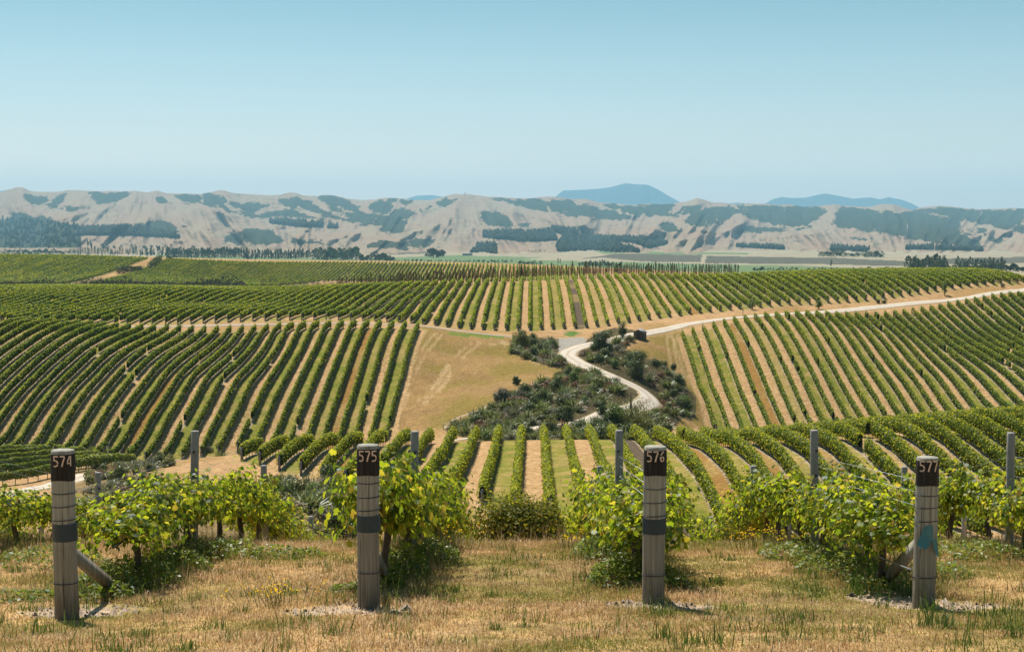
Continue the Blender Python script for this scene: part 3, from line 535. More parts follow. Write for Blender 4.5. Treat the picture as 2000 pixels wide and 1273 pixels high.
def number_mesh(txt, r, zc, h, ang, shift):
    mb = MB(); w = h * .13; x0 = -h * .6 * len(txt) / 2 + h * .06 + shift
    for ch in txt:
        for P in DIG[ch]:
            P = np.array(P) * h * np.array([.80, 1]); P = smoothpts(P, 8); d = np.gradient(P, axis=0); d /= np.linalg.norm(d, axis=1)[:, None] + 1e-9; nn = np.stack([-d[:, 1], d[:, 0]], 1) * w / 2
            V = []
            for q in (P + nn, P - nn):
                a = (q[:, 0] + x0) / r; V.append(np.stack([(r + .0045) * np.sin(a), -(r + .0045) * np.cos(a), zc + q[:, 1] - h / 2], 1))
            V = np.concatenate(V); n = len(P); c, s = math.cos(ang), math.sin(ang); V[:, :2] = V[:, :2] @ np.array([[c, s], [-s, c]])
            mb.add(V, None, [[i, i + 1, n + i + 1, n + i] for i in range(n - 1)])
        x0 += h * .6
    return mb
def shell(z0, z1, r, n=40, top=None):
    mb = MB(); th = np.linspace(0, 2 * math.pi, n, endpoint=False); V = np.concatenate([np.stack([r * np.cos(th), r * np.sin(th), np.full(n, z)], 1) for z in (z0, z1)])
    mb.add(V, None, [[i, (i + 1) % n, n + (i + 1) % n, n + i] for i in range(n)]); return mb
STR = [(574, 130, 1210, 878, 936, (1020, 1054), (960, 986, 1013, 1137), -.006, .113), (575, 721, 1187, 868, 926, (1004, 1036), (940, 968, 994, 1116), -.006, .108), (576, 1277, 1177, 871, 926, (1010, 1040), (951, 978, 1005, 1121), .006, .11), (577, 1805, 1187, 892, 946, None, (964, 988, 1015, 1125), .016, .108)]
PX1 = {}; RNUM = [572, 573, 574, 575, 576, 577, 578, 579]
for num, px, pyb, pyt, pybk, tape, wr, sh, r in STR:
    a, b, c = ray(px, pyb); X = a / b * 14.5; Y = 14.5; zb = float(H(X, Y)); PX1[num] = X
    zat = lambda py: ray(px, py)[2] / ray(px, py)[1] * Y - zb
    h = zat(pyt); root = empty('strainer_post', (X, Y, zb)); tag(root, 'thick round timber post stencilled %d on its black top' % num, 'post', 'numbered posts at the row ends')
    zs = np.concatenate([[-.35, 0, .1], np.linspace(.2, h - .012, 9), [h]]); wob = 1 + .02 * np.sin(zs * 3 + num); rr = r * np.where(zs > h - .01, .93, 1.0) * (1.04 - .05 * zs / h)
    m = MB(); m.tube(np.stack([.006 * np.sin(zs * 2 + num), .006 * np.cos(zs * 2.5), zs], 1), rr * wob, 40); m.build('timber', timber, root, False)
    zk = zat(pybk); zq = np.linspace(zk, h - .004, 6)
    mbk = MB(); th = np.linspace(0, 2 * math.pi, 40, endpoint=False); RR = np.interp(zq, zs, rr * wob) + .004; RR[-1] -= .003; cx = .006 * np.sin(zq * 2 + num); cy = .006 * np.cos(zq * 2.5)
    V = np.concatenate([np.stack([cx[i] + RR[i] * np.cos(th), cy[i] + RR[i] * np.sin(th), np.full(40, zq[i]) + (0.006 * np.sin(th * 3) if i == 0 else 0)], 1) for i in range(6)])
    mbk.add(V, None, [[i * 40 + j, i * 40 + (j + 1) % 40, (i + 1) * 40 + (j + 1) % 40, (i + 1) * 40 + j] for i in range(5) for j in range(40)]); mbk.build('black_band', blackp, root, True)
    ang = -math.atan2(X, Y); zn = zat({574: 897, 575: 887, 576: 888, 577: 907}[num]); rn = float(np.interp(zn, zq, RR)) + .007
    no = number_mesh(str(num), rn, zn, .108, ang, sh).build('number', numpaint, root); no.location = (.006 * math.sin(zn * 2 + num), .006 * math.cos(zn * 2.5), 0)
    if tape: shell(zat(tape[1]), zat(tape[0]), r * 1.035 + .006).build('tape_band', bluetape, root, True)
    for i_, w_ in enumerate(wr):
        t_ = np.linspace(0, 2 * math.pi, 33); m = MB(); m.tube(np.stack([(r * 1.03 + .006) * np.cos(t_), (r * 1.03 + .006) * np.sin(t_), zat(w_) + .006 * np.sin(t_ + i_)], 1), .0045, 5, False); m.build('wire_wrap', darkw, root)
    if num == 577:
        m = MB(); V = []
        for u_, z_, o_ in [(.0, .85, .010), (.06, .855, .010), (.104, .85, .012), (.106, .70, .012), (.05, .69, .014), (-.012, .84, .012), (-.08, .665, .05), (-.045, .625, .06), (-.02, .65, .045), (.0, .615, .055), (.045, .66, .03), (.065, .70, .016), (.106, .72, .014), (.135, .52, .04), (.10, .57, .03), (.082, .61, .03)]:
            V.append((u_, -math.sqrt(max(0, r * r * 1.08 - min(u_ * u_, r * r))) - o_, z_))
        c_, s_ = math.cos(ang), math.sin(ang); V = np.array(V); V[:, :2] = V[:, :2] @ np.array([[c_, s_], [-s_, c_]])
        m.add(V, [[0, 4, 1], [1, 4, 3], [1, 3, 2], [5, 6, 8], [6, 7, 8], [5, 8, 10], [8, 9, 10], [5, 10, 0], [0, 10, 4], [11, 15, 14], [11, 14, 12], [12, 14, 13]]); o_ = m.build('torn_tape', tealtape, root); o_['label'] = 'torn teal tape hanging off the post'
    # stay plank leaning on the far side, running along the row
    q0, q1 = np.array([TF * .1 - .0, r + .02, .66]), np.array([TF * 1.9 * 2, 1.9, -.28 + 0.02]); dz = float(H(X + .02, Y + 1.9)) - zb; q1[2] = dz - .03
    v = q1 - q0; L = np.linalg.norm(v); R = Vector(v).to_track_quat('Z', 'X').to_matrix(); m = MB(); m.box((q0 + q1) / 2, (.13, .05, L), R); m.build('brace', timber, root)
sp_ = PX1[575] - PX1[574]; PX1[573] = PX1[574] - 2.93; PX1[572] = PX1[573] - 2.9; PX1[578] = PX1[577] + 2.68; PX1[579] = PX1[578] + 2.7
NAT = {572: 'a row beyond the first numbered post', 573: 'in the row west of post 574', 574: 'in the row behind post 574', 575: 'in the row behind post 575', 576: 'in the row behind post 576', 577: 'in the row behind post 577', 578: 'in the row east of post 577', 579: 'two rows east of post 577'}
PSP = 5.58; LP = {}
def pole(X, Y, h, r, band, lab):
    z = float(H(X, Y)); root = empty('line_post', (X, Y, z), rng.uniform(0, 6)); tag(root, lab, 'post', 'slim posts along the vine rows'); lean = rng.normal(size=2) * .012
    zs = np.array([-.3, 0, h * .4, h * .8, h - .01, h]); m = MB(); m.tube(np.stack([lean[0] * zs, lean[1] * zs, zs], 1), [r * 1.05, r * 1.04, r, r * .97, r * .96, r * .88], 16); m.build('timber', greyp, root)
    for zc in (h - .28, h - .62, h - .75):
        for s_ in (-1, 1): m = MB(); m.box((s_ * (r + .006), 0, zc), (.02, .03, .03)); m.build('wire_clip', darkw, root)
    if band: m = shell(h - 1.22, h - 1.02, r * 1.03 + .004, 20); m.build('tape_band', bluetape, root, True)
for num in RNUM:
    LP[num] = []
    for i in range(1, 5):
        Y = 14.5 + PSP * i; X = PX1[num] + TF * (Y - 14.5); LP[num].append((X, Y))
        px, py = pyof(X, Y, float(H(X, Y)) + 1.65)
        if -20 < px < 2020: pole(X, Y, 1.66 + {(574, 1): .03, (573, 2): -.12, (575, 2): -.12}.get((num, i), 0) + rng.normal() * .015, .057, (num in (574, 577, 578) and i == 1), 'slim grey post, %s %s' % (ordinal(i), NAT[num]))
    if num in (572, 579): continue
    if num not in (573, 578): wst = [(PX1[num], 14.5)]
    else: wst = [(PX1[num], 14.5)]
    for h_ in (1.25, 1.13, .99):
        P = [(x, y_, float(H(x, y_)) + h_ * (1.0 if j == 0 else 1.05)) for j, (x, y_) in enumerate(wst + LP[num])]
        P = [(P[0][0] + .1 * 0, P[0][1] + .11, P[0][2])] + P[1:]
        m = MB(); m.tube(P, .0022, 5); tag(m.build('trellis_wire', wirem), '%s trellis wire strung %s' % ({1.25: 'top', 1.13: 'middle', .99: 'lower'}[h_], NAT[num]), 'wire', 'wires of the near vine rows')
X = PX1[577]; P = [(X - .1, 14.62, float(H(X, 14.6)) + .37), (X - .06, 16.2, float(H(X, 16.2)) + .33), (X, 18, float(H(X, 18)) + .36), (X + .05, 20.1, float(H(X, 20.1)) + .4)]
m = MB(); m.tube(smoothpts(np.array(P), 24), .009, 6); tag(m.build('irrigation_pipe', hosem), 'thin grey irrigation pipe running back from post 577 near the ground', 'pipe')

# ---------------------------------------------------------------- near grape vines
LO = np.array([(0, .02), (.22, -.1), (.40, .04), (.36, .2), (.54, .36), (.40, .46), (.44, .70), (.22, .66), (.16, .82), (0, 1.0)]); LO = np.vstack([LO, [(-x, y_) for x, y_ in LO[-2:0:-1]]]); LN = len(LO)
def leaves(mb, P, N, size, tip=None):
    P = np.asarray(P, float); n = len(P); N = N / (np.linalg.norm(N, axis=1)[:, None] + 1e-9)
    T = np.tile([0, 0, -1.0], (n, 1)) + .55 * rng.normal(size=(n, 3)) if tip is None else tip
    T = T - (T * N).sum(1)[:, None] * N; T /= np.linalg.norm(T, axis=1)[:, None] + 1e-9; B = np.cross(N, T); size = np.broadcast_to(size, (n,))[:, None, None]
    fold = rng.uniform(-.1, .35, n)[:, None, None]; curl = rng.uniform(0, .35, n)[:, None, None]
    lx = LO[None, :, 0, None]; ly = LO[None, :, 1, None]
    V = P[:, None] + size * (lx * B[:, None] + (ly - .1) * T[:, None] + (fold * np.abs(lx) - curl * (ly - .4) ** 2) * N[:, None]); C = P + size[:, 0] * .3 * T
    V = np.concatenate([V, C[:, None]], 1); idx = np.arange(LN); tri = np.stack([np.full(LN, LN), idx, (idx + 1) % LN], 1)
    mb.add(V.reshape(-1, 3), (np.arange(n)[:, None, None] * (LN + 1) + tri[None]).reshape(-1, 3))
GN = [(.0, (.018, .036, .007)), (.35, (.065, .105, .012)), (.6, (.16, .195, .018)), (.9, (.28, .27, .035)), (.965, (.22, .19, .04)), (1.0, (.26, .12, .03))]
TN = [(.0, (.10, .18, .012)), (.4, (.34, .44, .02)), (.8, (.66, .66, .03)), (1.0, (.7, .5, .05))]
vine_near = leaf_mat('vine_leaves', GN, TN, .52, .018, .45)
bark = simple('vine_bark', (.10, .075, .055), .95, 30, .5, bump=.6); canem = simple('vine_canes', (.22, .12, .05), .8, 20, .3)
def vine_parts(seed, nl=1850):
    r = np.random.default_rng(seed); tk = MB(); zs = np.linspace(-.1, .66, 8); tk.tube(np.stack([.03 * np.sin(zs * 6 + seed), .04 * np.cos(zs * 5 + seed * 2), zs], 1), .042 - .014 * zs + .006 * r.random(8), 8)
    for s in (-1, 1): t = np.linspace(0, .85, 6); tk.tube(np.stack([.02 * np.sin(t * 9), s * t, .66 + .05 * np.sin(t * 5)], 1), .02 - .008 * t, 6)
    ca = MB(); P = []; N = []
    nsh = 30
    for i in range(nsh):
        y0 = r.uniform(-.9, .9); side = r.choice([-1, 1]); up = r.uniform(.15, .56) + (.3 if r.random() < .06 else 0) ; lean = r.uniform(.05, .62) * side
        t = np.linspace(0, 1, 9); drop = r.uniform(0, .28) * (r.random() < .6); c = np.stack([lean * t ** 1.3, y0 + r.uniform(-.2, .2) * t, .68 + up * (t - .45 * t ** 2 * (drop > 0)) - drop * t ** 3], 1); ca.tube(c, .005 - .003 * t, 4, False)
        m = int(nl / nsh); ti = r.uniform(.05, 1.05, m); q = np.stack([np.interp(ti, t, c[:, k_]) for k_ in range(3)], 1); o = r.normal(size=(m, 3)) * np.array([.11, .10, .09]); P.append(q + o)
        N.append(o * 3 + np.array([side * .45 + lean * .3, 0, .55]) + .55 * r.normal(size=(m, 3)))
    # a skirt of lower, hanging leaves
    m = 380; th = r.choice([-1, 1], m); P.append(np.stack([th * r.uniform(.15, .5, m), r.uniform(-.95, .95, m), r.uniform(.48, .9, m)], 1)); N.append(np.stack([th * 1.0, .5 * r.normal(size=m), .2 + .4 * r.normal(size=m)], 1))
    P = np.concatenate(P); N = np.concatenate(N); lf = MB(); leaves(lf, P, N, r.uniform(.04, .088, len(P))); return tk, ca, lf
VINES = []
for s_ in range(6):
    root = empty('grape_vine', (0, 0, 0)); tk, ca, lf = vine_parts(40 + s_); tk.build('trunk', bark, root, True); ca.build('canes', canem, root); lf.build('foliage', vine_near, root); VINES.append(root)
used = set(); vi = 0
VLAB = {572: 'two rows west of post 574', 573: 'in the row west of post 574', 574: 'behind post 574', 575: 'behind post 575', 576: 'behind post 576', 577: 'behind post 577', 578: 'in the row east of post 577'}
for num in (572, 573, 574, 575, 576, 577, 578):
    y0 = {572: 25.0, 573: 16.6, 574: 16.85, 575: 16.45, 576: 16.5, 577: 16.2, 578: 16.4}[num]; n = 0
    for Y in np.arange(y0, 37.5, 1.6):
        Y = Y + rng.normal() * .08; X = PX1[num] + TF * (Y - 14.5) + rng.normal() * .04; z = float(H(X, Y)); px, py = pyof(X, Y, z + 1.2); n += 1
        if px < -120 or px > 2100: continue
        k_ = vi % 6; vi += 1; slope = float(H(X, Y + .6) - H(X, Y - .6)) / 1.2; lab = 'leafy grape vine on the trellis, %s %s' % (ordinal(n), VLAB[num]); rz = 0 if rng.random() < .5 else math.pi; s = rng.uniform(.94, 1.06); zf = rng.uniform(.86, 1.0) if not (num == 575 and n == 1) else 1.22
        if num == 573: zf *= .78
        if num == 574 and n == 1: s *= .98
        if k_ not in used: o = VINES[k_]; used.add(k_); o.location = (X, Y, z); o.scale = (s, s, s * zf)
        else: o = dup(VINES[k_], (X, Y, z), 0, (s, s, s * zf))
        o.rotation_euler = (math.atan(slope) * .8 * (1 if rz == 0 else -1), 0, rz); tag(o, lab, 'grape vine', 'grape vines of the near rows')
# ---------------------------------------------------------------- near grass, weeds, flowers
def grass_mat(name, dry, green, thr):
    k = NT(name); r = k.isl(); P = k.pos(); c1 = k.ramp(r, dry); c2 = k.ramp(r, green); f = k.math('ADD', k.noise(.55, 3, P), k.math('MULTIPLY', k.math('SUBTRACT', k.noise(2.5, 2, P), .5), .5)); f = k.math('ADD', f, k.math('MULTIPLY', k.math('SUBTRACT', r, .5), .22))
    f = k.math('ADD', f, k.math('MULTIPLY', k.sm(k.n('SeparateXYZ', {0: P}).outputs[0], -1.5, 2.5), .10)); c = k.mix(k.sm(f, thr, thr + .12), c1, c2); return k.leafy(c, c, .42, .5, .02)
DRY = [(0, (.18, .10, .04)), (.25, (.40, .235, .10)), (.6, (.66, .45, .22)), (1, (.85, .68, .42))]; GRS = [(0, (.10, .115, .018)), (.5, (.22, .225, .04)), (1, (.48, .40, .13))]
gm1 = grass_mat('dry_grass_blades', DRY, GRS, .54); gm2 = grass_mat('green_grass_blades', [(0, (.10, .12, .02)), (1, (.30, .26, .08))], [(0, (.04, .085, .012)), (1, (.13, .19, .03))], .40)
def blades(X, Y, h, w, bend=.5, seg=1):
    n = len(X); Z = H(X, Y) - .012; th = rng.uniform(0, 2 * math.pi, n); a = rng.uniform(0, 2 * math.pi, n); b = np.abs(rng.normal(size=n)) * bend * h
    dx, dy = np.cos(th) * w / 2, np.sin(th) * w / 2; tx, ty = np.cos(a) * b, np.sin(a) * b
    V = np.stack([np.stack([X - dx, Y - dy, Z], 1), np.stack([X + dx, Y + dy, Z], 1), np.stack([X + dx * .7 + tx * .35, Y + dy * .7 + ty * .35, Z + h * .6], 1), np.stack([X + tx, Y + ty, Z + h * np.clip(1 - .35 * b / (h + 1e-6), .3, 1)], 1), np.stack([X - dx * .7 + tx * .35, Y - dy * .7 + ty * .35, Z + h * .6], 1)], 1).reshape(-1, 3)
    i = np.arange(n)[:, None] * 5; return V, np.concatenate([i + [[2, 3, 4]]]), np.concatenate([i + [[0, 1, 2, 4]]])
def soil_at(X, Y):
    s = np.zeros(X.shape)
    for px_, py_, rx, ry in ((160,1195,.75,.55),(660,1192,.62,.55),(735,1195,.4,.4),(1275,1182,.55,.35),(1345,1185,.35,.25),(1745,1170,.55,.7),(1850,1185,.7,.4)):
        cx, cy, _ = ground_at(px_, py_); s = np.maximum(s, 1 - np.hypot((X - cx) / rx, (Y - cy) / ry))
    return s
def field(n, y0, y1, amax=.39):
    Y = np.sqrt(rng.uniform(y0 ** 2, y1 ** 2, n)); return rng.uniform(-amax, amax, n) * Y, Y
ROWXS = np.array([PX1[q] for q in (573, 574, 575, 576, 577, 578)])
rowd = lambda X, Y: np.abs(X[:, None] - (ROWXS[None] + TF * (Y[:, None] - 14.5))).min(1)
X, Y = field(900000, 9.3, 23.5); keep = (soil_at(X, Y) < .1) | (rng.random(len(X)) < .06); keep &= rng.random(len(X)) < np.clip(.45 + 1.1 * fbm(X * 2.2, Y * 2.2, 3, 3), 0, 1); X, Y = X[keep], Y[keep]
d = rowd(X, Y); rowy = np.clip(1 - d / .75, 0, 1) * (Y > 15.2); tall = sst(fbm(X * .9, Y * .9, 3, 77), .5, .72); edge = sst(Y, 19.5, 22)
h = rng.gamma(4, .0070, len(X)) * (1 + .8 * tall + 1.3 * rowy + 1.2 * edge)
V, T, Q = blades(X, Y, h, rng.uniform(.005, .010, len(X)), .75); tag(mk('grass', V, [T, Q], gm1), kind='stuff')
# greener tussocks under the rows and in patches
TX, TY = [], []
for _ in range(560):
    if rng.random() < .6: i_ = rng.integers(0, 6); y_ = rng.uniform(15, 22.5); x_ = ROWXS[i_] + rng.normal() * .45
    else: y_ = math.sqrt(rng.uniform(9.5 ** 2, 19 ** 2)); x_ = rng.uniform(-.37, .37) * y_
    m_ = rng.integers(18, 60); sp = rng.uniform(.04, .14); TX.append(x_ + rng.normal(size=m_) * sp); TY.append(y_ + rng.normal(size=m_) * sp)
X, Y = np.concatenate(TX), np.concatenate(TY); V, T, Q = blades(X, Y, rng.gamma(5, .019, len(X)) * (1 + .7 * (rowd(X, Y) < .5)), rng.uniform(.006, .012, len(X)), .5); tag(mk('grass_tufts', V, [T, Q], gm2), kind='stuff')
# dry seed stalks standing up along the rows and the brow
TX, TY = [], []
for _ in range(300):
    i_ = rng.integers(0, 6); y_ = rng.uniform(15.5, 22.8); x_ = ROWXS[i_] + rng.normal() * .5
    if rng.random() < .35: y_ = rng.uniform(20, 22.3); x_ = rng.uniform(-.36, .36) * y_
    m_ = rng.integers(3, 12); TX.append(x_ + rng.normal(size=m_) * .12); TY.append(y_ + rng.normal(size=m_) * .12)
X, Y = np.concatenate(TX), np.concatenate(TY); V, T, Q = blades(X, Y, rng.uniform(.18, .5, len(X)), rng.uniform(.005, .009, len(X)), .45)
seedm = leaf_mat('dry_stalks', [(0, (.22, .13, .06)), (.5, (.42, .28, .13)), (1, (.55, .42, .25))], [(0, (.3, .2, .08)), (1, (.5, .38, .2))], .25, .03); tag(mk('dry_grass_stalks', V, [T, Q], seedm), kind='stuff')
# broad-leaved weeds beneath the near vines
weedm = leaf_mat('weed_leaves', [(0, (.05, .085, .012)), (.5, (.14, .18, .022)), (.85, (.28, .28, .05)), (1, (.2, .13, .05))], [(0, (.08, .16, .01)), (1, (.34, .38, .04))], .4, .025, .45)
lm = MB(); 
def weed_patch(x_, y_, rx, ry, hh, n, sz=.055):
    t = rng.uniform(0, 2 * math.pi, n); rr_ = np.sqrt(rng.random(n)); X = x_ + rx * rr_ * np.cos(t); Y = y_ + ry * rr_ * np.sin(t); hg = hh * np.sqrt(np.clip(1 - rr_ ** 2, 0.03, 1)) * (.5 + .9 * fbm(X * 5, Y * 5, 2, 17)); Z = H(X, Y) + hg * rng.uniform(.1, 1, n) ** .6
    lm.quads(np.stack([X, Y, Z], 1), np.stack([.6 * rng.normal(size=n), .6 * rng.normal(size=n), np.ones(n)], 1), sz * rng.uniform(.5, 1.4, n), .6)
for px_, py_, rx, ry, hh, n in ((255,1140,.55,.8,.38,1700),(210,1165,.3,.35,.22,600),(330,1110,.5,.7,.34,900),(790,1120,.28,.9,.42,1500),(850,1090,.3,.8,.36,1100),(760,1150,.18,.5,.25,600),(1215,1140,.35,.6,.45,1500),(1180,1085,.4,.9,.42,1500),(1300,1150,.25,.3,.3,500),(1640,1110,.5,.9,.26,1300),(1560,1085,.5,.9,.26,1100),(1710,1140,.35,.5,.22,700),(420,1085,.6,.6,.34,900),(60,1165,.5,.4,.12,400),(1900,1085,.6,.8,.3,900),(690,1150,.25,.3,.12,300),(1840,1120,.3,.5,.2,400),(560,1085,.5,.4,.2,500),(100,1100,.7,.6,.3,800)):
    x_, y_, _ = ground_at(px_, py_); weed_patch(x_, y_ - .1, rx * 1.1, ry, hh * .8, int(n * 1.15))
tag(lm.build('weeds', weedm), kind='stuff')
# yellow-flowered clumps
stemm = simple('weed_stems', (.10, .13, .03), .8); yel = leaf_mat('yellow_petals', [(0, (.75, .42, .01)), (1, (.85, .58, .03))], [(0, (.7, .4, .01)), (1, (.8, .5, .02))], .3, .0)
for px_, py_, n, hh, sp, where in ((548,1185,15,.22,.16,'in the dry grass between posts 574 and 575'),(855,1088,9,.42,.22,'at the foot of the vines behind post 575'),(1207,1092,16,.55,.2,'beside the vines behind post 576'),(1480,1078,18,.30,.25,'on the brow under the row behind post 577'),(1115,1075,6,.2,.14,'on the brow between posts 575 and 576')):
    x_, y_, z_ = ground_at(px_, py_); root = empty('yellow_flowers', (x_, y_, z_)); tag(root, 'clump of small yellow wildflowers ' + where, 'wildflowers', 'yellow wildflower clumps'); st_ = MB(); fl_ = MB()
    for _ in range(n * 2):
        a_ = rng.normal(size=2) * sp; b_ = a_ * 1.3 + rng.normal(size=2) * .03; zz_ = float(H(x_ + a_[0], y_ + a_[1])) - z_; h_ = hh * rng.uniform(.7, 1.1)
        st_.tube([(a_[0], a_[1], zz_ - .02), ((a_[0] + b_[0]) / 2, (a_[1] + b_[1]) / 2, zz_ + h_ * .5), (b_[0], b_[1], zz_ + h_)], .003, 4, False)
        m_ = rng.integers(2, 5); fl_.quads(np.array([b_[0], b_[1], zz_ + h_]) + rng.normal(size=(m_, 3)) * .018, np.array([0, -.3, 1]) + .4 * rng.normal(size=(m_, 3)), .026)
    tag(st_.build('stems', stemm, root), kind='stuff'); tag(fl_.build('flowers', yel, root), kind='stuff')
# the rounded bush just over the brow
def bush(name, w, h, n, leaf, mat, woodm, stems=9, lumps=9, seed=1):
    r = np.random.default_rng(seed); root = empty(name, (0, 0, 0)); st_ = MB(); P = []; N = []
    for i in range(lumps):
        a = r.uniform(0, 2 * math.pi); d_ = math.sqrt(r.random()) * .62 * w / 2; c = np.array([d_ * math.cos(a), d_ * math.sin(a), h * r.uniform(.3, .68) * (1 - .75 * (d_ / (w / 2)) ** 1.5)]); R_ = np.array([w * .27, w * .27, h * .34]) * r.uniform(.75, 1.2)
        m = n // lumps; v = r.normal(size=(m, 3)); v /= np.linalg.norm(v, axis=1)[:, None]; rad = r.uniform(.35, 1.05, m)[:, None] ** .5; q = c + v * R_ * rad * (1 + .18 * r.normal(size=(m, 1))); ok = q[:, 2] > .02 * h; P.append(q[ok]); N.append((v + np.array([0, 0, .35]) + .5 * r.normal(size=(m, 3)))[ok])
        if i < stems: st_.tube([(c[0] * .12, c[1] * .12, -.1), (c[0] * .5, c[1] * .5, c[2] * .5), tuple(c)], [.022 * w, .016 * w, .008 * w], 5)
    lf = MB(); P = np.concatenate(P); lf.quads(P, np.concatenate(N), leaf * r.uniform(.6, 1.4, len(P)), .6); st_.build('stems', woodm, root); lf.build('foliage', mat, root); return root
bronze = leaf_mat('bronze_green_leaves', [(0, (.04, .055, .007)), (.5, (.13, .155, .018)), (.8, (.25, .235, .03)), (1, (.30, .17, .03))], [(0, (.1, .15, .01)), (1, (.5, .42, .03))], .45, .01, .5)
b_ = bush('round_bush', 1.7, 1.42, 22000, .058, bronze, bark, 8, 16, 5); a, bb, c = ray(1012, 1110); Xb = a / bb * 25.5; b_.location = (Xb, 25.5, float(H(Xb, 25.5)) + .0); tag(b_, 'rounded bronze-green bush standing alone on the brow between two vine rows', 'bush')

# clods and small stones lying on the bare soil
SX, SY = field(60000, 12.5, 17.5); sv_ = soil_at(SX, SY); ok = (sv_ > .12) & (rng.random(len(SX)) < .8); SX, SY = SX[ok], SY[ok]; n = len(SX); r_ = rng.gamma(2, .006, n); a = rng.uniform(0, 6.28, (n, 3)) + np.array([0, 2.1, 4.2]); Z = H(SX, SY)
V = np.concatenate([np.stack([SX[:, None] + r_[:, None] * np.cos(a), SY[:, None] + r_[:, None] * np.sin(a), np.repeat((Z - .005)[:, None], 3, 1)], -1), np.stack([SX, SY, Z + r_ * .9], 1)[:, None]], 1).reshape(-1, 3); i = np.arange(n)[:, None] * 4
tag(mk('gravel_stones', V, [np.concatenate([i + [[0, 1, 3]], i + [[1, 2, 3]], i + [[2, 0, 3]]])], leaf_mat('stone', [(0, (.15, .115, .085)), (1, (.36, .29, .23))], [(0, (.1, .1, .1)), (1, (.1, .1, .1))], 0, 0)), kind='stuff')
# ---------------------------------------------------------------- creek planting: flax, shrubs, trees
flax_g = leaf_mat('flax_green', [(0, (0.068, 0.090, 0.022)), (.55, (0.158, 0.189, 0.045)), (.85, (0.270, 0.290, 0.081)), (.95, (0.360, 0.348, 0.175)), (1, (0.540, 0.493, 0.275))], [(0, (0.090, 0.131, 0.025)), (1, (0.300, 0.319, 0.100))], .25, .04, .4)  # palest end stops of the three flax ramps paint glints on a few straps
flax_b = leaf_mat('flax_bronze', [(0, (0.075, 0.041, 0.025)), (.55, (0.180, 0.102, 0.050)), (.88, (0.300, 0.203, 0.112)), (1, (0.600, 0.522, 0.338))], [(0, (0.150, 0.072, 0.037)), (1, (0.375, 0.232, 0.125))], .25, .03, .4)
flax_p = leaf_mat('flax_pale', [(0, (.06, .065, .03)), (.5, (.15, .155, .08)), (.8, (.26, .25, .15)), (1, (.42, .40, .28))], [(0, (.1, .12, .04)), (1, (.3, .3, .15))], .25, .04, .4)
shr_d = leaf_mat('shrub_dark', [(0, (0.033, 0.049, 0.013)), (.6, (0.087, 0.109, 0.025)), (1, (0.180, 0.196, 0.050))], [(0, (0.045, 0.072, 0.013)), (1, (0.180, 0.203, 0.050))], .3, .03, .4)
shr_o = leaf_mat('shrub_olive', [(0, (0.068, 0.072, 0.013)), (.6, (0.173, 0.174, 0.033)), (1, (0.300, 0.275, 0.062))], [(0, (0.090, 0.116, 0.013)), (1, (0.300, 0.290, 0.062))], .3, .03, .4)
shr_g = leaf_mat('shrub_fresh', [(0, (0.045, 0.080, 0.013)), (.6, (0.112, 0.167, 0.025)), (1, (0.225, 0.261, 0.050))], [(0, (0.075, 0.145, 0.013)), (1, (0.300, 0.362, 0.062))], .35, .03, .4)
shr_r = leaf_mat('shrub_russet', [(0, (0.068, 0.036, 0.019)), (.6, (0.165, 0.087, 0.044)), (1, (0.300, 0.174, 0.088))], [(0, (0.150, 0.072, 0.025)), (1, (0.375, 0.203, 0.088))], .3, .03, .4)
shr_s = leaf_mat('shrub_grey', [(0, (0.075, 0.072, 0.044)), (.6, (0.165, 0.152, 0.094)), (1, (0.300, 0.275, 0.175))], [(0, (0.120, 0.116, 0.062)), (1, (0.300, 0.290, 0.150))], .25, .03, .5)
def flax(name, n, L, mat, seed, w=.075):
    r = np.random.default_rng(seed); m = MB()
    for i in range(n):
        a = r.uniform(0, 2 * math.pi); l = L * r.uniform(.55, 1.1); el = r.uniform(.55, 1.5); dr = r.uniform(.1, .9); t = np.linspace(0, 1, 4); hd = l * t * math.cos(el) + .18 * l * dr * t ** 2; z = l * t * math.sin(el) - .45 * l * dr * t ** 2.4
        c, s = math.cos(a), math.sin(a); o = r.normal(size=2) * .12 * L; x = c * hd + o[0]; y_ = s * hd + o[1]; ww = w * np.array([.7, 1, .8, .1]) * r.uniform(.7, 1.3); b = a + math.pi / 2 + r.normal() * .5
        V = np.concatenate([np.stack([x - ww * math.cos(b), y_ - ww * math.sin(b), z], 1), np.stack([x + ww * math.cos(b), y_ + ww * math.sin(b), z + .02], 1)]); m.add(V, None, [[j, j + 1, 4 + j + 1, 4 + j] for j in range(3)])
    return m.build(name, mat)
class Kit:
    def __init__(s, root): s.root = root; s.used = False
    def put(s, loc, rz, sc):
        if not s.used: s.used = True; s.root.location = loc; s.root.rotation_euler = (0, 0, rz); s.root.scale = (sc,) * 3 if np.isscalar(sc) else sc; return s.root
        return dup(s.root, loc, rz, sc)
FX = {'green flax': [Kit(flax('flax_bush', 95, 1.75, flax_g, s)) for s in (1, 2, 3)], 'bronze flax': [Kit(flax('flax_bush', 85, 1.35, flax_b, s)) for s in (4, 5)], 'pale flax': [Kit(flax('flax_bush', 90, 1.6, flax_p, s)) for s in (6, 7)]}
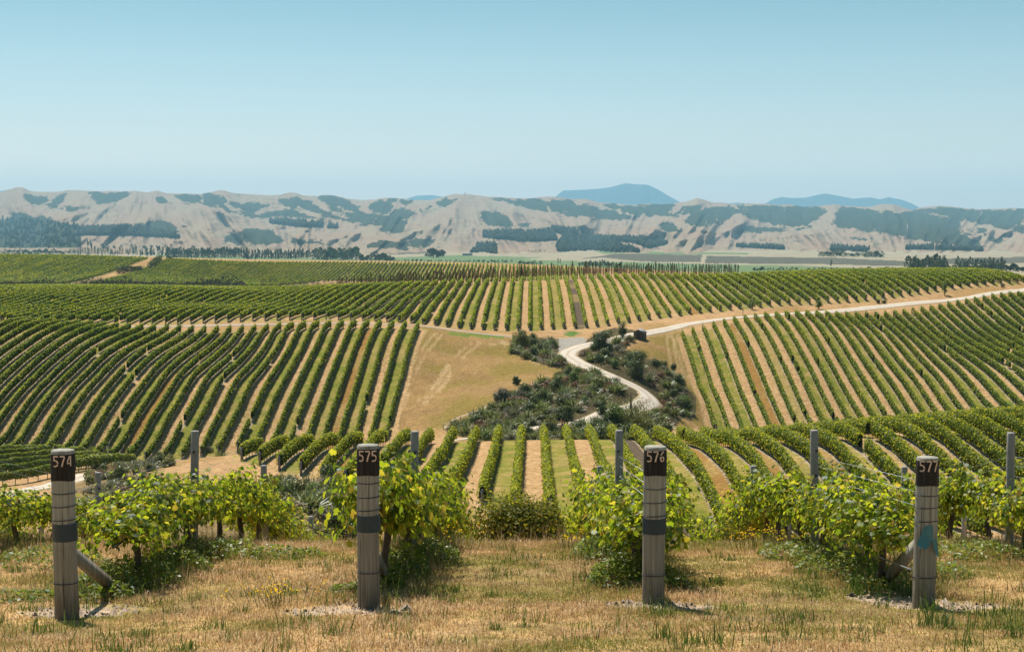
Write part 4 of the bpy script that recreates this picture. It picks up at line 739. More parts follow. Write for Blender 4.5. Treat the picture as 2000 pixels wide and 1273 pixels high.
SH = {'dark shrub': [Kit(bush('shrub', 2.0, 1.9, 1500, .17, shr_d, bark, 6, 9, s)) for s in (11, 12)], 'olive shrub': [Kit(bush('shrub', 1.9, 1.6, 1400, .16, shr_o, bark, 6, 8, s)) for s in (13, 14)],
      'russet shrub': [Kit(bush('low_shrub', 1.6, 1.2, 1100, .14, shr_r, bark, 6, 8, s)) for s in (15,)], 'grey twiggy shrub': [Kit(bush('low_shrub', 1.8, 1.3, 900, .13, shr_s, bark, 6, 8, s)) for s in (16, 17)], 'fresh green shrub': [Kit(bush('shrub', 1.5, 1.5, 1300, .14, shr_g, bark, 6, 8, s)) for s in (18,)]}
RC_ = smoothpts(RDP, 400)
def scatter(poly, n, mind, names, probs, where, ymax=1e9, sc=(.75, 1.25), clear=3.4):
    lo, hi = poly.min(0), poly.max(0); P = []; tries = 0
    while len(P) < n and tries < 30000:
        tries += 1; p = rng.uniform(lo, hi)
        if not inpoly(np.array([p[0]]), np.array([p[1]]), poly)[0]: continue
        if np.hypot(*(RC_ - p).T).min() < clear: continue
        if P and np.hypot(*(np.array(P) - p).T).min() < mind: continue
        if inpoly(np.array([p[0]]), np.array([p[1]]), PADDOCK)[0] or inpoly(np.array([p[0]]), np.array([p[1]]), PADDOCK2)[0]: continue
        P.append(p)
    for p in P:
        nm = names[rng.choice(len(names), p=probs)]; kit = (FX.get(nm) or SH[nm]); kk = kit[rng.integers(len(kit))]; s = rng.uniform(*sc)
        o = kk.put((p[0], p[1], float(H(*p)) - .05), rng.uniform(0, 6.28), (s, s, s * rng.uniform(.85, 1.15)))
        cat = 'flax' if 'flax' in nm else 'shrub'
        tag(o, {'green flax': 'clump of arching green flax straps', 'bronze flax': 'clump of brownish bronze flax straps', 'pale flax': 'clump of pale sun-bleached flax straps', 'dark shrub': 'dense dark evergreen shrub', 'olive shrub': 'bushy olive-green shrub', 'russet shrub': 'low russet-brown shrub', 'grey twiggy shrub': 'low grey twiggy shrub', 'fresh green shrub': 'rounded fresh green shrub'}[nm] + ' ' + where, cat, nm + ' plants ' + where)
    return P
CR1 = plan([(1000,655),(1085,668),(1098,700),(1150,728),(1200,748),(1232,775),(1240,800),(1150,812),(1105,845),(1000,862),(890,852),(872,838),(930,812),(1000,780),(1075,747),(1100,724),(1060,712),(1000,690)], 190)
CR2 = plan([(1145,672),(1200,655),(1262,655),(1218,690),(1300,715),(1362,775),(1366,800),(1325,835),(1240,872),(1150,868),(1110,850),(1150,828),(1240,805),(1278,785),(1272,765),(1205,736),(1140,712),(1118,696)], 190)
mixn = ['green flax', 'bronze flax', 'pale flax', 'dark shrub', 'olive shrub', 'russet shrub', 'grey twiggy shrub', 'fresh green shrub']
scatter(CR1, 235, 1.05, mixn, [.28, .08, .10, .14, .13, .08, .13, .06], 'between the dry paddock and the white road', sc=(.85, 1.5), clear=2.7)
scatter(CR2, 150, 1.1, mixn, [.28, .05, .10, .24, .13, .04, .10, .06], 'on the bank east of the winding white road', sc=(.85, 1.5), clear=2.7)
CR3 = plan([(1095,868),(1120,842),(1180,834),(1215,830),(1262,815),(1285,830),(1262,868)], 190)
scatter(CR3, 46, .8, ['dark shrub', 'green flax', 'olive shrub', 'fresh green shrub'], [.3, .35, .2, .15], 'in front of the road bend beyond the knoll', sc=(1.0, 1.6), clear=2.3)
FL1 = plan([(165,884),(250,868),(328,872),(345,905),(300,925),(330,1000),(150,1000),(165,925)], 60)
scatter(FL1, 100, 1.05, mixn, [.16, .06, .22, .06, .18, .06, .22, .04], 'on the bank behind post 574', sc=(.7, 1.15))
FL2 = plan([(500,940),(600,950),(690,935),(700,1060),(650,1078),(560,1030),(470,985)], 55)
scatter(FL2, 105, 1.0, mixn, [.30, .06, .10, .14, .14, .05, .18, .03], 'on the gully side below the near vines', sc=(.8, 1.25))
FL3 = plan([(250,872),(440,862),(462,880),(455,892),(330,892)], 150)
scatter(FL3, 26, 1.3, mixn, [.3, .05, .15, .1, .1, .1, .2, 0], 'along the foot of the steep vineyard slope', sc=(.6, .95))
for q_, (px, py, nm, sc_) in enumerate(((1112,852,'olive shrub',1.5),(1132,848,'dark shrub',1.35),(1152,846,'fresh green shrub',1.5),(1170,842,'dark shrub',1.5),(1188,838,'olive shrub',1.6),(1205,834,'dark shrub',1.7),(1140,836,'green flax',1.3),(1164,832,'green flax',1.2))):
    X, Y, Z = ground_at(px, py, 190); o = (FX.get(nm) or SH[nm])[0].put((X, Y, Z - .05), q_ * 1.3, sc_); tag(o, 'large %s screening the lower road, %s from the west' % (nm, ordinal(q_ + 1) if q_ < 6 else ('low in the gap' if q_ == 6 else 'low by the bend')), 'flax' if 'flax' in nm else 'shrub', 'plants screening the lower road')
# low cover growing between the bushes
gcm = leaf_mat('low_cover', [(0, (.035, .042, .014)), (.5, (.085, .09, .028)), (.8, (.15, .12, .055)), (.94, (.24, .20, .12)), (1, (.36, .33, .24))], [(0, (.08, .1, .02)), (1, (.25, .22, .08))], .3, .01, .5)
mb = MB()
for poly, n in ((CR1, 30000), (CR2, 20000), (FL1, 9000), (FL2, 8000)):
    q = rng.uniform(poly.min(0), poly.max(0), (n, 2)); ok = inpoly(q[:, 0], q[:, 1], poly) & ~inpoly(q[:, 0], q[:, 1], PADDOCK) & ~inpoly(q[:, 0], q[:, 1], PADDOCK2); q = q[ok]; q = q[np.array([np.hypot(*(RC_ - p).T).min() > 2.6 for p in q])]
    hh = 1.7 * fbm(q[:, 0] / 2.5, q[:, 1] / 2.5, 3, 66) ** 1.2; mb.quads(np.stack([q[:, 0], q[:, 1], H(q[:, 0], q[:, 1]) + hh * rng.random(len(q))], 1), rng.normal(size=(len(q), 3)) + [0, 0, .7], rng.uniform(.15, .5, len(q)), .45)
tag(mb.build('ground_cover', gcm), kind='stuff')
def tree(name, w, h, trunk, n, leaf, mat, lumps, seed, lean=0.0):
    r = np.random.default_rng(seed); root = empty(name, (0, 0, 0)); tk = MB(); tk.tube([(0, 0, -.3), (.02 * h, 0, h * .25), (lean * .5, .02 * h, h * .55), (lean, 0, h * .8)], [.035 * h, .028 * h, .018 * h, .006 * h], 8); P = []; N = []
    for i in range(lumps):
        zc = r.uniform(trunk, .86) * h; fr = np.interp(zc / h, [trunk, trunk + .2, .6, .9], [.7, 1, .85, .35]); a = r.uniform(0, 6.28); d_ = math.sqrt(r.random()) * .55 * w / 2 * fr; c = np.array([d_ * math.cos(a) + lean * zc / h, d_ * math.sin(a), zc]); R_ = np.array([.26 * w, .26 * w, .15 * h]) * r.uniform(.7, 1.25)
        tk.tube([(0, 0, max(.1, zc - .3 * h) ), tuple(c * np.array([.5, .5, .93])), tuple(c)], [.014 * h, .009 * h, .003 * h], 5)
        m = n // lumps; v = r.normal(size=(m, 3)); v /= np.linalg.norm(v, axis=1)[:, None]; q = c + v * R_ * (r.uniform(.2, 1.05, m)[:, None] ** .5) * (1 + .2 * r.normal(size=(m, 1))); P.append(q); N.append(v + np.array([0, 0, .4]) + .5 * r.normal(size=(m, 3)))
    P = np.concatenate(P); ok = P[:, 2] > .04 * h; lf = MB(); lf.quads(P[ok], np.concatenate(N)[ok], leaf * r.uniform(.6, 1.4, ok.sum()), .6); tk.build('trunk', bark, root, True); lf.build('crown', mat, root); return root
def place(o, px, py, ymin, lab, cat='tree', group=None, Yd=None):
    if Yd: a, b, c = ray(px, py); X, Y = a / b * Yd, Yd; Z = float(H(X, Y))
    else: X, Y, Z = ground_at(px, py, ymin)
    o.location = (X, Y, Z); return tag(o, lab, cat, group)
for px, py, w, h, tr, mat, lab, sd in ((1180,690,6.2,5.6,.12,shr_d,'broad dark-leaved tree beside the white road, near the wooden shed',31),(1163,684,3.4,4.0,.1,shr_d,'dark bushy tree touching the broad tree by the white road',32),(1247,738,6.2,6.4,.08,shr_d,'dark drooping willow-like tree on the bank east of the road',33),
    (1216,662,2.4,4.4,.2,shr_d,'slim dark tree standing behind the shed shrubs',34),(1022,682,4.4,4.6,.1,shr_o,'dull olive tree at the corner of paddock and track',35),(1232,846,8.8,8.2,.04,shr_o,'large feathery olive tree in front of the road bend',36),(1200,842,4.6,5.2,.08,shr_g,'younger green tree beside the feathery olive tree',37),
    (1120,752,2.3,2.7,.04,shr_g,'small round-topped green tree in the creek planting',38),(978,792,3.4,3.2,.15,shr_s,'thin grey tree at the lower edge of the dry paddock',39),(1316,728,1.8,2.2,.15,shr_d,'small dark tree, upper of two on the east bank',40),(1324,758,3.0,3.0,.05,shr_d,'round black-green tree, lower of two on the east bank',41),
    (1340,800,3.8,3.4,.05,shr_g,'glossy rounded tree at the foot of the vine rows',42),(1112,822,3.2,2.8,.08,shr_d,'small spreading tree overhanging the lower road',43),(1175,812,2.6,2.6,.08,shr_d,'dark rounded tree between the two pieces of road',44),(1010,752,1.8,2.0,.1,shr_d,'slender dark shrub-tree by the paddock fence',45),(1075,850,3.0,3.4,.05,shr_o,'olive bush-like tree just beyond the middle knoll',46)):
    place(tree('tree', w, h, tr, int(1000 * w), .22, mat, 12, sd), px, py, 190, lab)
for px, py, w, h, lab, sd in ((1469,606,3.2,3.0,'young tree on the road verge above the slope rows, westernmost',51),(1599,604,2.6,3.0,'young round tree on the verge below the back slope, second from the west',52),(1845,578,2.4,4.4,'conical young tree standing alone by the white road bend',53)):
    place(tree('young_tree', w, h, .3, 700, .26, shr_g, 8, sd), px, py, 300, lab, 'tree', 'young trees along the road verge')
for i_, (px, py) in enumerate(((1716,594),(1728,594),(1958,562))):
    o = bush('verge_shrub', 1.5, 1.4, 500, .2, shr_d, bark, 5, 6, 60 + i_); place(o, px, py, 300, ['clipped dark shrub on the verge beside a stake, western of the pair', 'clipped dark shrub on the verge beside a stake, eastern of the pair', 'low dark shrub on the verge near the marker pole'][i_], 'shrub', 'verge shrubs by the road')
for px, py, h, lab in ((1722,595,1.9,'wooden stake between the paired verge shrubs'),(1956,563,4.0,'tall marker pole on the verge at the eastern end of the road'),(1451,617,2.2,'short post at the top of the slope rows by the road')):
    X, Y, Z = ground_at(px, py, 300); m = MB(); m.tube([(0, 0, -.3), (0, 0, h * .6), (0, 0, h)], [.09, .085, .08], 8); o = m.build('marker_post', postm); o.location = (X, Y, Z); tag(o, lab, 'post')
# the shed by the road
roofm = simple('dark_roof', (.20, .20, .20), .6, 4, .25, .4); shedm = simple('shed_boards', (.10, .085, .07), .9, 7, .35)
X, Y, Z = ground_at(1250, 662, 250); root = empty('shed', (X, Y, Z), -.35); tag(root, 'small dark wooden shed with pitched roof beside the road and shrubs', 'shed')
m = MB(); w_, d_, h_, g_ = 1.15, 1.4, 1.5, 2.15
m.add([(-w_, -d_, -.2), (w_, -d_, -.2), (w_, d_, -.2), (-w_, d_, -.2), (-w_, -d_, h_), (w_, -d_, h_), (w_, d_, h_), (-w_, d_, h_), (0, -d_, g_), (0, d_, g_)], [[4, 5, 8], [6, 7, 9]], [[0, 1, 5, 4], [1, 2, 6, 5], [2, 3, 7, 6], [3, 0, 4, 7]]); m.build('wall', shedm, root)
for s in (-1, 1):
    v = np.array([s * (w_ + .2), 0, h_ - .13]) - np.array([0, 0, g_ + .03]); ln = np.linalg.norm(v); m = MB(); m.box((s * (w_ + .2) / 2, 0, (h_ - .1 + g_ + .06) / 2 + .03), (ln, 2 * d_ + .4, .06), Matrix.Rotation(math.atan2(-v[2], v[0]) if s > 0 else math.atan2(-v[2], v[0]), 3, 'Y')); m.build('roof', roofm, root)
m = MB(); m.box((0, -d_ - .02, .75), (.7, .04, 1.45)); m.build('door', simple('shed_door', (.075, .06, .05), .9, 9, .3), root)
# low wire fences round the paddock
fencem = simple('fence_post', (.13, .11, .09), .9, 5, .3)
def fence(P, lab, step=4.0, h=1.1):
    P = smoothpts(P, int(np.linalg.norm(np.diff(P, axis=0), axis=1).sum() / step) + 2); root = empty('wire_fence', (0, 0, 0)); tag(root, lab, 'fence'); z = H(P[:, 0], P[:, 1]); first = None
    for p, zz_ in zip(P, z):
        if first is None: m = MB(); m.tube([(0, 0, -.2), (0, 0, h * .5), (0, 0, h)], .055, 6); first = m.build('fence_post', fencem, root); o = first
        else: o = first.copy(); COL.objects.link(o); o.parent = root
        o.location = (p[0], p[1], zz_)
    for hh in (.4, .75, 1.02): m = MB(); m.tube(np.stack([P[:, 0], P[:, 1] + .06, z + hh], 1), .012, 4, False); m.build('wire', wirem, root)
fence(plan([(1000,690),(1030,700),(1062,712),(1098,722)], 200), 'wire fence along the upper creek side of the dry paddock')
fence(plan([(866,840),(930,812),(1000,779),(1070,746)], 200), 'wire fence along the lower creek side of the dry paddock')
# the belt of slender saplings at the back of the vineyard, and the scrub in the dip beyond
twig = leaf_mat('bare_twigs', [(0, (.06, .038, .022)), (.6, (.15, .095, .052)), (1, (.25, .17, .09))], [(0, (.08, .06, .03)), (1, (.2, .15, .06))], .15, .0)
twig2 = leaf_mat('sparse_leaves', [(0, (.03, .04, .014)), (.6, (.08, .085, .03)), (1, (.15, .13, .05))], [(0, (.08, .1, .02)), (1, (.2, .2, .05))], .3, .0)
def sapling(seed, h, mat, w=.75):
    r = np.random.default_rng(seed); root = empty('sapling', (0, 0, 0)); tk = MB(); tk.tube([(0, 0, -.3), (.05, 0, h * .5), (.1 * r.normal(), .1 * r.normal(), h)], [.07, .05, .015], 5)
    for i in range(16): z0 = h * r.uniform(.25, .8); a = r.uniform(0, 6.28); l = r.uniform(.5, 1.0) * w; tk.tube([(0, 0, z0), (l * .5 * math.cos(a), l * .5 * math.sin(a), z0 + .5 * l), (l * .6 * math.cos(a), l * .6 * math.sin(a), z0 + 1.5 * l)], [.03, .02, .008], 4, False)
    n = 430; z = h * r.uniform(.3, 1.02, n); rr = .5 * w * np.sqrt(r.random(n)) * np.interp(z / h, [.3, .6, 1], [.9, 1, .4]); a = r.uniform(0, 6.28, n); lf = MB(); lf.quads(np.stack([rr * np.cos(a), rr * np.sin(a), z], 1), r.normal(size=(n, 3)), r.uniform(.12, .3, n), .4); tk.build('trunk', twig, root); lf.build('crown', mat, root); return Kit(root)
SAP = [sapling(70, 4.4, twig), sapling(71, 5.0, twig), sapling(72, 4.0, twig2, .9), sapling(73, 4.7, twig)]
n_s = 0; px = 655.0
while px < 1440 and n_s < 240:
    px += rng.uniform(2.4, 5.4); Yd = 497 + rng.uniform(-2, 3); a, b, c = ray(px, 545); X = a / b * Yd; s = rng.uniform(.75, 1.15) * np.interp(px, [650, 780, 950, 1200, 1440], [.8, .95, 1.1, 1.05, .8])
    o = SAP[int(rng.integers(4))].put((X, Yd, float(H(X, Yd))), rng.uniform(0, 6), s); tag(o, 'slender brown leafless sapling in the shelter belt behind the back slope', 'sapling', 'saplings of the shelter belt'); n_s += 1
def cone_tree(seed, h, w, mat, n=700, leaf=.5):
    r = np.random.default_rng(seed); root = empty('conifer', (0, 0, 0)); tk = MB(); tk.tube([(0, 0, -.5), (0, 0, h * .5), (0, 0, h)], [.03 * h, .018 * h, .004 * h], 6); z = h * (.06 + .94 * r.random(n) ** .8); rr = w / 2 * (1 - (z / h) ** 1.3) ** .8 * np.sqrt(r.uniform(.3, 1.1, n)); a = r.uniform(0, 6.28, n); lf = MB(); lf.quads(np.stack([rr * np.cos(a), rr * np.sin(a), z], 1), np.stack([np.cos(a), np.sin(a), .5 + 0 * a], 1) + .5 * r.normal(size=(n, 3)), leaf * r.uniform(.6, 1.4, n), .7); tk.build('trunk', bark, root); lf.build('crown', mat, root); return root
o = cone_tree(80, 5.6, 1.6, shr_d, 600, .35); place(o, 1019, 551, 400, 'narrow dark conifer rising above the sapling belt', 'tree', None, 501)
# scrub, hedges and shelter plants of the dip: nobody could count them
mb = MB(); n = 14000
px = rng.uniform(-60, 480, n); Yq = rng.uniform(640, 830, n); A_ = (px - 1000) / F; X = A_ * Yq; cl = fbm(X / 14, Yq / 40, 3, 9); ok = cl > .42; X, Yq, cl = X[ok], Yq[ok], cl[ok]
mb.quads(np.stack([X, Yq, H(X, Yq) + (cl - .38) * 14 * rng.random(len(X))], 1), rng.normal(size=(len(X), 3)) + [0, -.3, .8], rng.uniform(.7, 1.8, len(X)), .8); tag(mb.build('scrub', leaf_mat('gully_scrub', [(0, (.02, .025, .015)), (.5, (.06, .065, .035)), (.8, (.10, .11, .06)), (1, (.16, .12, .07))], [(0, (.04, .05, .02)), (1, (.12, .12, .05))], .2, .0)), kind='stuff')
mb = MB(); n = 9000; px = rng.uniform(-60, 760, n); Yq = np.where(px < 400, 880, 835) + rng.normal(size=n) * 4; X = (px - 1000) / F * Yq; hgt = 5.2 * (.45 + .8 * fbm(px / 6, px * 0, 3, 14)) * np.interp(px, [-60, 380, 385, 400, 450, 452, 505, 510, 760], [1, 1, 1.4, 1.3, 1.2, .1, .1, 1, .7])
mb.quads(np.stack([X, Yq, H(X, Yq) + hgt * rng.random(n)], 1), rng.normal(size=(n, 3)), rng.uniform(.35, 1.0, n), .4); tag(mb.build('shelter_scrub', leaf_mat('shelter_scrub', [(0, (.035, .032, .02)), (.6, (.085, .08, .045)), (1, (.17, .15, .085))], [(0, (.05, .05, .02)), (1, (.15, .13, .05))], .2, .0)), kind='stuff')
def hedge(P, Yd, h, w, lab):
    P = np.array([(ray(x, y_)[0] / ray(x, y_)[1] * yd, yd) for (x, y_), yd in zip(P, Yd)]); P = smoothpts(P, 40); n = 1500; t = rng.uniform(0, 39, n); i0 = np.minimum(t.astype(int), 38); f = (t - i0)[:, None]; q = P[i0] * (1 - f) + P[i0 + 1] * f + rng.normal(size=(n, 2)) * w * .35
    m = MB(); m.quads(np.stack([q[:, 0], q[:, 1], H(q[:, 0], q[:, 1]) + h * rng.random(n) ** .7 * (.8 + .4 * fbm(t / 2, t * 0, 2, 4))], 1), rng.normal(size=(n, 3)) + [0, -.4, .5], rng.uniform(.5, 1.2, n), .7); tag(m.build('hedge', shr_d), lab, 'hedge')
hedge([(228,536),(278,529)], (1003, 1020), 4.5, 2.5, 'dark hedge at the corner of the far vineyard, lower stretch'); hedge([(292,524),(314,508)], (1035, 1085), 5.5, 2.5, 'dark hedge beside the bare track on the far hill, upper stretch')
o = bush('bush', 4.5, 4.5, 700, .6, shr_d, bark, 5, 7, 90); place(o, 329, 505, 400, 'single dark bush on the far hill crest at the track', 'bush', None, 1104)
# ---------------------------------------------------------------- hills, mountains, plain trees
SKY = np.array([(-800,386),(-400,372),(-150,380),(0,376),(15,371),(32,366),(45,366),(57,372.5),(67,374.5),(100,375),(120,374),(132,371),(160,372),(195,374),(215,373),(237,374),(262,372.5),(287,376),(307,372),(325,377.5),(362,378),(390,379.5),(410,376),(425,372),(437,372),(455,377.5),(475,379),(500,380),(530,382),(547,380.5),(565,376),(580,377.5),(592,382),(620,383),(637,380.5),(655,382),(675,387.5),(705,391),(730,390),(752,386),(780,387.5),(810,391),(840,391),(865,385),(885,379),(905,379.5),(917,379.5),(950,384),(980,385.5),(997,386),(1010,387.5),(1042,387),(1065,384),(1085,384.5),(1115,389),(1140,389),(1150,389.5),(1172,396),(1197,397),(1235,401),(1260,398),(1302,399),(1335,394.5),(1350,391),(1362,387),(1375,390),(1390,395.5),(1410,396),(1435,399),(1460,397.5),(1493,398),(1524,401),(1541,399),(1569,404),(1597,402.6),(1633,399),(1647,402),(1698,404.6),(1720,399),(1745,399),(1770,407),(1782,410),(1804,404.6),(1843,402),(1877,406),(1910,409),(1944,408),(1978,406),(2000,407.4),(2200,412),(2500,405),(2900,415)], float)
hx = np.linspace(-700, 2700, 1500); ns = 150; sv = np.linspace(0, 1, ns)
ysk = np.interp(hx, SKY[:, 0], SKY[:, 1]) + .8 * (fbm(hx / 7, hx * 0, 3, 2) - .5)
PXH, SV = np.meshgrid(hx, sv); PYH = 504 + (ysk[None] - 504) * SV
# main spurs (crest lines running down from the skyline), read off the view: nearer crest = smaller distance
SPUR = [[(32,366),(60,395),(40,425)],[(132,372),(150,395),(190,410),(110,430)],[(262,374),(290,378),(230,395),(200,410),(150,440)],[(290,378),(330,398),(300,420),(240,445)],[(330,398),(400,408),(460,422),(500,430)],[(425,372),(440,385),(470,400)],[(340,420),(400,440),(360,470)],[(565,377),(590,392),(640,410),(665,425)],[(530,398),(600,420),(700,440)],[(637,381),(700,405),(725,430)],[(752,387),(790,400),(760,410)],[(885,379),(840,405),(780,425)],[(905,383),(900,392),(860,420),(800,445)],[(905,392),(940,415),(960,440)],[(960,390),(1020,410),(1085,435)],[(1000,408),(980,425),(960,445)],[(1065,384),(1050,395)],[(1140,389),(1110,410),(1090,415)],[(1150,390),(1200,408),(1235,420)],[(1105,420),(1200,430),(1310,455)],[(1260,425),(1330,430),(1390,455)],[(1362,387),(1400,400),(1450,420)],[(1362,390),(1310,420),(1280,430)],[(1400,395),(1350,430),(1330,450)],[(1460,430),(1420,450),(1330,470)],[(1633,399),(1600,425),(1560,447)],[(1650,404),(1720,440),(1760,460)],[(1745,400),(1800,430),(1830,470)],[(1843,403),(1880,425),(1940,440),(2000,460)],[(1978,406),(2030,430)],[(1600,455),(1500,465),(1440,475)],[(480,455),(540,440),(610,438)],[(700,455),(640,470)],[(560,455),(610,480)],[(760,470),(720,490)]]
rel = np.zeros(PXH.shape); warp = 6 * (fbm(PXH / 25, PYH / 12, 3, 50) - .5)
for L in SPUR:
    L = np.array(L, float) * [1, 2.2]; d = polydist(PXH + warp, PYH * 2.2 + warp, [tuple(p) for p in L]); rel = np.maximum(rel, np.exp(-(d / 25.0) ** 1.2))
skew = 26 * np.sin(PXH / 95.0) * (PYH - 440) / 60; r1 = 1 - np.abs(2 * fbm((PXH + skew) / 62 + warp * .02, PYH / 95, 2, 60) - 1) * 1.6; r2 = 1 - np.abs(2 * fbm((PXH + skew * 1.5) / 21, PYH / 48, 2, 66) - 1) * 1.6; r3 = fbm((PXH + skew) / 7, PYH / 16, 2, 67)
env = np.sin(np.pi * np.clip(SV, 0, 1) ** .75) ** .8
YH = 3350 + 6800 * SV ** .9 - env * (560 * rel + 1100 * (r1 - .5) + 520 * (r2 - .5) + 150 * (r3 - .5))
aa = (PXH - 1000) / F; bb = (636.5 - PYH) / F; cc, sn = math.cos(PITCH), math.sin(PITCH); dyy = cc + bb * sn; dzz = -sn + bb * cc
XH = aa / dyy * YH; ZH = dzz / dyy * YH
for e_ in range(1, 9): XH = np.vstack([XH, XH[ns - 1] * (1 + .03 * e_)]); YH = np.vstack([YH, YH[ns - 1] * (1 + .03 * e_)]); ZH = np.vstack([ZH, ZH[ns - 1] - 45 * e_ - 12 * e_ * r1[-1]])
ZH = np.maximum(ZH, -64); ntot = ns + 8
SCR = [[(41,376),(60,380),(85,383),(90,396),(62,404),(45,386)],[(95,402),(125,378),(130,372),(122,398),(110,408),(92,405)],[(150,374),(190,376),(262,376),(240,388),(200,402),(188,398),(180,385),(165,376)],[(125,403),(150,403),(155,410),(140,416),(125,410)],[(300,384),(325,390),(338,396),(330,400),(308,394)],[(338,380),(410,378),(430,382),(440,395),(460,415),(500,418),(500,423),(470,420),(430,408),(390,400),(345,390)],[(340,395),(370,398),(400,400),(345,400)],[(437,385),(470,400),(500,395),(490,410),(460,408)],[(60,432),(100,428),(140,436),(130,442),(60,440)],[(30,418),(60,420),(100,424),(90,432),(35,430)],
[(255,440),(290,430),(330,432),(350,445),(352,460),(300,452)],[(440,462),(470,448),(500,450),(530,452),(545,465),(550,474),(500,476),(440,472)],[(480,405),(510,395),(520,402),(500,415),(482,422)],[(545,390),(580,385),(610,400),(640,412),(660,422),(700,432),(690,435),(640,424),(600,408),(560,402)],[(545,412),(570,410),(600,422),(630,428),(600,426),(560,420),(490,424)],[(620,386),(640,382),(660,384),(700,400),(715,415),(740,420),(750,425),(740,440),(715,442),(690,420),(670,405),(640,398),(625,392)],[(632,398),(650,400),(680,415),(710,430),(730,442),(715,440),(680,425),(650,412)],[(710,398),(750,390),(770,405),(760,420),(740,418),(720,408)],[(755,387),(815,392),(800,398),(780,392),(760,395)],[(760,420),(800,402),(815,415),(805,425),(780,427)],[(740,420),(790,425),(770,437),(740,444),(720,440)],[(735,452),(760,436),(785,430),(796,438),(785,456),(735,452)],
[(850,395),(865,388),(900,385),(895,395),(870,405),(855,402)],[(830,400),(845,400),(842,412),(832,410)],[(812,403),(822,402),(830,418),(822,418)],[(940,415),(955,412),(980,420),(1000,430),(1000,442),(960,440),(940,425)],[(575,465),(600,468),(630,470),(640,475),(570,475)],[(720,475),(740,468),(770,470),(795,480),(790,485),(715,484)],[(800,470),(830,465),(850,470),(830,482),(805,480)],[(960,386),(1000,388),(1060,390),(1100,392),(1115,392),(1140,405),(1080,415),(1040,408),(1000,400)],[(1100,415),(1130,405),(1150,395),(1170,410),(1200,412),(1220,420),(1250,425),(1220,430),(1150,424),(1105,420)],[(1180,398),(1235,402),(1330,398),(1290,420),(1240,420),(1215,412),(1190,402)],[(1290,420),(1340,400),(1380,398),(1360,415),(1320,428),(1300,425)],[(1330,430),(1380,405),(1430,402),(1450,415),(1420,430),(1380,445),(1350,440)],[(1280,440),(1310,430),(1335,445),(1330,455),(1300,452)],[(960,420),(985,425),(1000,440),(960,440)],[(1000,438),(1040,436),(1042,441),(1005,441)],
[(1440,400),(1520,402),(1600,404),(1625,410),(1600,428),(1560,443),(1530,440),(1480,430),(1440,420)],[(1640,405),(1700,408),(1800,415),(1840,425),(1868,428),(1880,455),(1900,465),(1920,480),(1924,490),(1870,482),(1800,470),(1760,462),(1720,455),(1640,447),(1625,442),(1632,415)],[(1780,410),(1845,404),(1910,410),(2050,408),(2200,415),(2200,470),(2000,455),(1930,440),(1860,425),(1820,418)],[(1445,440),(1480,445),(1530,445),(1530,453),(1450,452)],[(1555,447),(1600,442),(1560,450)],[(1655,462),(1700,465),(1700,470),(1660,466)],[(1880,450),(1900,455),(1890,460)],[(1900,445),(1930,448),(1925,458),(1905,455)],[(1935,465),(1960,468),(1955,476),(1935,473)],[(-300,385),(-100,384),(-60,410),(-250,420)],[(2250,415),(2500,412),(2500,450),(2300,460)]]
FORE = [[(-300,428),(0,428),(50,430),(80,433),(130,437),(155,441),(160,478),(150,484),(-300,484)],[(155,446),(250,443),(300,450),(345,457),(352,466),(300,463),(250,461),(170,460),(155,462)],[(528,431),(600,434),(602,445),(528,437)],[(604,436),(632,438),(632,445),(604,444)],[(642,440),(660,442),(660,447),(642,446)],[(918,497),(935,478),(970,476),(972,498)],[(943,455),(1010,452),(1030,455),(1080,450),(1090,470),(1040,473),(943,464)],[(1080,445),(1130,452),(1130,460),(1080,455)],[(1100,462),(1160,462),(1250,490),(1250,493),(1090,492),(1088,482)],[(1150,465),(1240,465),(1290,467),(1305,477),(1270,486),(1240,475),(1180,470)],[(1440,480),(1530,484),(1535,488),(1440,483)],[(1625,482),(1700,487),(1690,492),(1620,490)],[(1770,484),(1825,481),(1825,488),(1770,488)],[(1830,483),(1920,488),(1920,491),(1830,488)]]
wx = PXH + 9 * (fbm(PXH / 9, PYH / 5, 4, 90) - .5); wy = PYH + 5 * (fbm(PXH / 8, PYH / 5, 4, 95) - .5); scr = np.zeros(PXH.shape)
mem = np.zeros(PXH.shape)
for q in range(5):
    wx_ = PXH + 34 * (fbm(PXH / 15, PYH / 8, 4, 200 + q) - .5); wy_ = PYH + 15 * (fbm(PXH / 15, PYH / 8, 4, 230 + q) - .5); one = np.zeros(PXH.shape, bool)
    for P in SCR: one |= inpoly(wx_, wy_, P)
    mem += one / 5.0
scr = sst(mem + (.9 * (.5 - r2) + .5 * (.5 - r1)) * (mem > 0) + .45 * (fbm(PXH / 5, PYH / 2.5, 3, 120) - .5), .20, .50) * (mem > .01)
spots = (sst(fbm(PXH / 5.5, PYH / 2.8, 3, 130), .54, .66) * sst(.62 - r1 * .3 - rel * .3 + .35 * fbm(PXH / 60, PYH / 30, 2, 140), .35, .52)) * (SV > .12)
scr = np.maximum(scr, spots * .85 * np.clip(.55 + mem * 1.2, 0, 1))
for P in FORE: scr = np.maximum(scr, inpoly(PXH + .4 * (wx - PXH), PYH, P))
scr = np.vstack([scr] + [scr[-1:]] * 8); pal = np.vstack([fbm(PXH / 30, PYH / 10, 4, 150)] + [np.full((1, len(hx)), .5)] * 8)
i, j = np.meshgrid(np.arange(ntot - 1), np.arange(len(hx) - 1), indexing='ij'); m_ = len(hx); Q = np.stack([i * m_ + j, i * m_ + j + 1, (i + 1) * m_ + j + 1, (i + 1) * m_ + j], -1).reshape(-1, 4)
